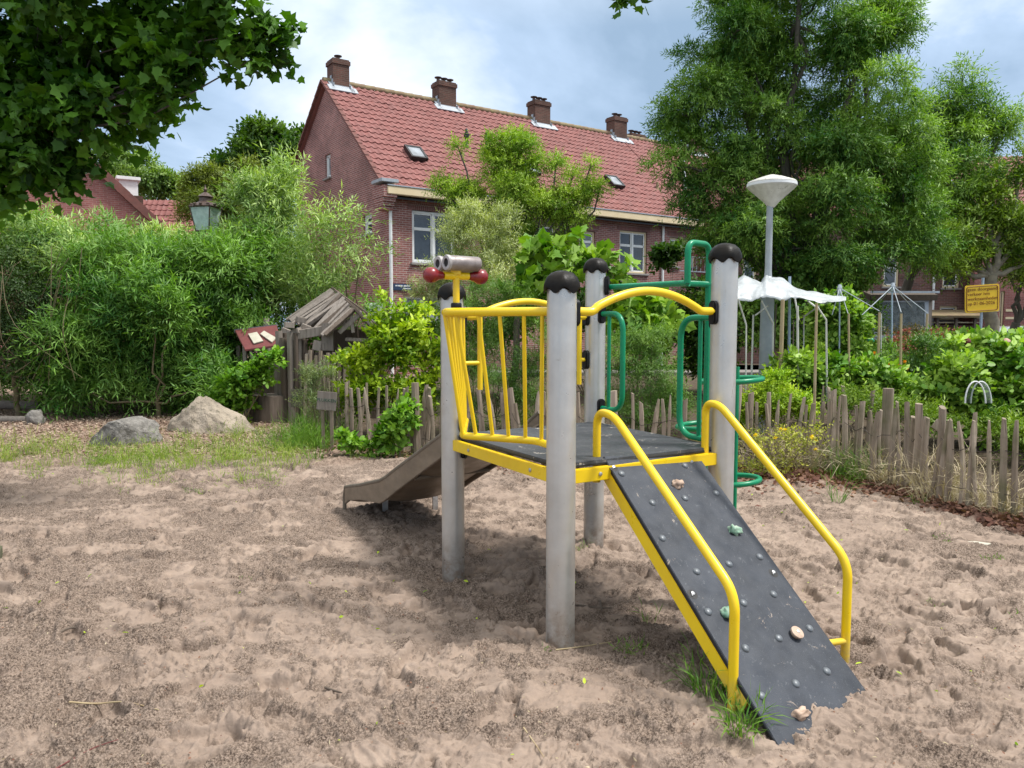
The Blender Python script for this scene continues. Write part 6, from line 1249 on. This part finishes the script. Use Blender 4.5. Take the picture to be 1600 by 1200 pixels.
for px, py, n, h, r_, lb in ((1156, 1138, 100, .18, .06, 'pale green grass tuft at the foot of the near ramp handrail'), (1106, 1082, 90, .22, .08, 'dark grass tuft under the lower end of the yellow ramp beam'), (990, 1018, 50, .085, .06, 'bright low grass tuft between the near post and the ramp'), (1012, 962, 12, .14, .04, 'few long grass blades behind the near post beside the ramp'),
    (851, 1024, 10, .06, .02, 'tiny weed at the foot of the near grey post'), (910, 860, 12, .09, .025, 'small leafy weed at the foot of the rear grey post'), (1308, 790, 34, .34, .05, 'tall thin grass tuft before the fence corner'), (1475, 845, 40, .045, .06, 'low grass patch on the sand before the right fence'), (1466, 944, 22, .05, .035, 'small grass tuft in the sand at right'),
    (1552, 875, 34, .045, .07, 'flat grass patch near the right edge, rearmost'), (1585, 968, 14, .05, .03, 'tiny grass tuft at the right edge of the sand'), (1436, 788, 14, .16, .03, 'thin green shoot on the dead leaves by the right fence'), (302, 770, 30, .07, .05, 'small green tuft on the sand in front of the grass strip'), (384, 902, 10, .035, .03, 'tiny green sprig on the open sand at left')):
    g = G(px, py); grass('grass_tuft', lb, [(g.x, g.y, r_, n, h * 1.15, .9)], 'grassg', int(px), wid=.0055, group=TG, cat='grass tuft')
# ---------------------------------------------------------------- chips, dead leaves, litter
def flakes(name, label, m, pts, L, W, seed, tilt=.35, shape='lance'):
    rg = np.random.default_rng(seed); n = len(pts); X, Y = pts[:, 0], pts[:, 1]; a = rg.uniform(0, 2 * math.pi, n); D = np.stack([np.cos(a), np.sin(a), rg.normal(size=n) * tilt], 1)
    o = leaf_mesh(name, m, None, np.stack([X, Y, ground_h(X, Y) + rg.uniform(.006, .028, n)], 1), D, L * rg.uniform(.5, 1.4, n), W * rg.uniform(.6, 1.4, n), shape, None, rg, loc=(X.mean(), Y.mean(), 0)); return tag(o, label, 'ground litter', kind='stuff')
rg = np.random.default_rng(41); n = 26000; Y = 9.0 + 5.5 * rg.random(n) ** 1.3; X = rg.uniform(-9.5, -1.3, n); keep = (X < -Y * .235) & (X > -Y * .72); flakes('wood_chips', 'brown wood chips around the boulders', 'chips', np.stack([X, Y], 1)[keep], .045, .022, 42)
X = rg.uniform(1.5, 4.6, 9000); d = np.abs(rg.normal(0, .42, 9000)); Y = fence_y(X) - d + .12; flakes('dead_leaves', 'reddish dead leaves and bark along the right fence', 'redchips', np.stack([X, Y], 1), .055, .038, 43, .5)
X = rg.uniform(-2.9, 2, 2500); Y = fence_y(X) - np.abs(rg.normal(0, .35, 2500)) + .1; flakes('dead_leaves', 'dead leaves along the foot of the left fence', 'redchips', np.stack([X, Y], 1), .05, .03, 44, .5)
n = 900; Y = 1.95 + 7 * rg.random(n) ** 1.2; X = (rg.uniform(-.7, .7, n)) * (Y + .3); flakes('sand_litter', 'tiny plant fragments strewn over the sand', 'straw', np.stack([X, Y], 1), .018, .005, 45)
n = 120; Y = 2.0 + 7 * rg.random(n) ** 1.2; X = (rg.uniform(-.7, .7, n)) * (Y + .3); flakes('leaf_bits', 'small green leaf bits on the sand', 'Llime', np.stack([X, Y], 1), .026, .013, 46, .5, 'oval')
n = 1600; Y = 2.0 + 6 * rg.random(n) ** 1.2; X = (rg.uniform(-.7, .7, n)) * (Y + .3); flakes('dark_crumbs', 'dark crumbs of bark mixed in the sand', 'redchips', np.stack([X, Y], 1), .012, .008, 47)
def twig(pxs, r, m, lb):
    pts = []
    for px, py in pxs: g = G(px, py); pts.append(Vector((g.x, g.y, gz(g.x, g.y) + .014)))
    tag(MB().tube(catmull(pts, 5), [r * (1 - .5 * i / (5 * (len(pts) - 1))) for i in range(5 * (len(pts) - 1) + 1)], 6).build('twig', m, smooth=60), lb, 'twig')
twig(((108, 1089), (150, 1092), (195, 1096), (248, 1110)), .0045, 'bamboo', 'long pale straw stalk on the sand at lower left')
twig(((82, 1198), (120, 1176), (150, 1162), (185, 1153)), .003, 'redfelt', 'thin reddish twig near the bottom left corner')
twig(((88, 993), (110, 983), (136, 984)), .008, 'darkwood', 'short dark weathered stick left of the middle sand')
twig(((897, 932), (935, 940), (985, 942)), .006, 'darkwood', 'thin dark twig lying behind the near grey post'); twig(((938, 925), (940, 948)), .006, 'darkwood', 'short upright twig stub crossing the dark twig')
twig(((868, 1020), (910, 1010), (955, 1000)), .004, 'bamboo', 'thin pale stalk beside the foot of the near grey post')
twig(((508, 1077), (522, 1083), (534, 1088)), .006, 'darkwood', 'short dark stick on the sand below centre left')
twig(((818, 1148), (835, 1170), (850, 1190)), .0035, 'bamboo', 'short pale stalk near the bottom edge centre')
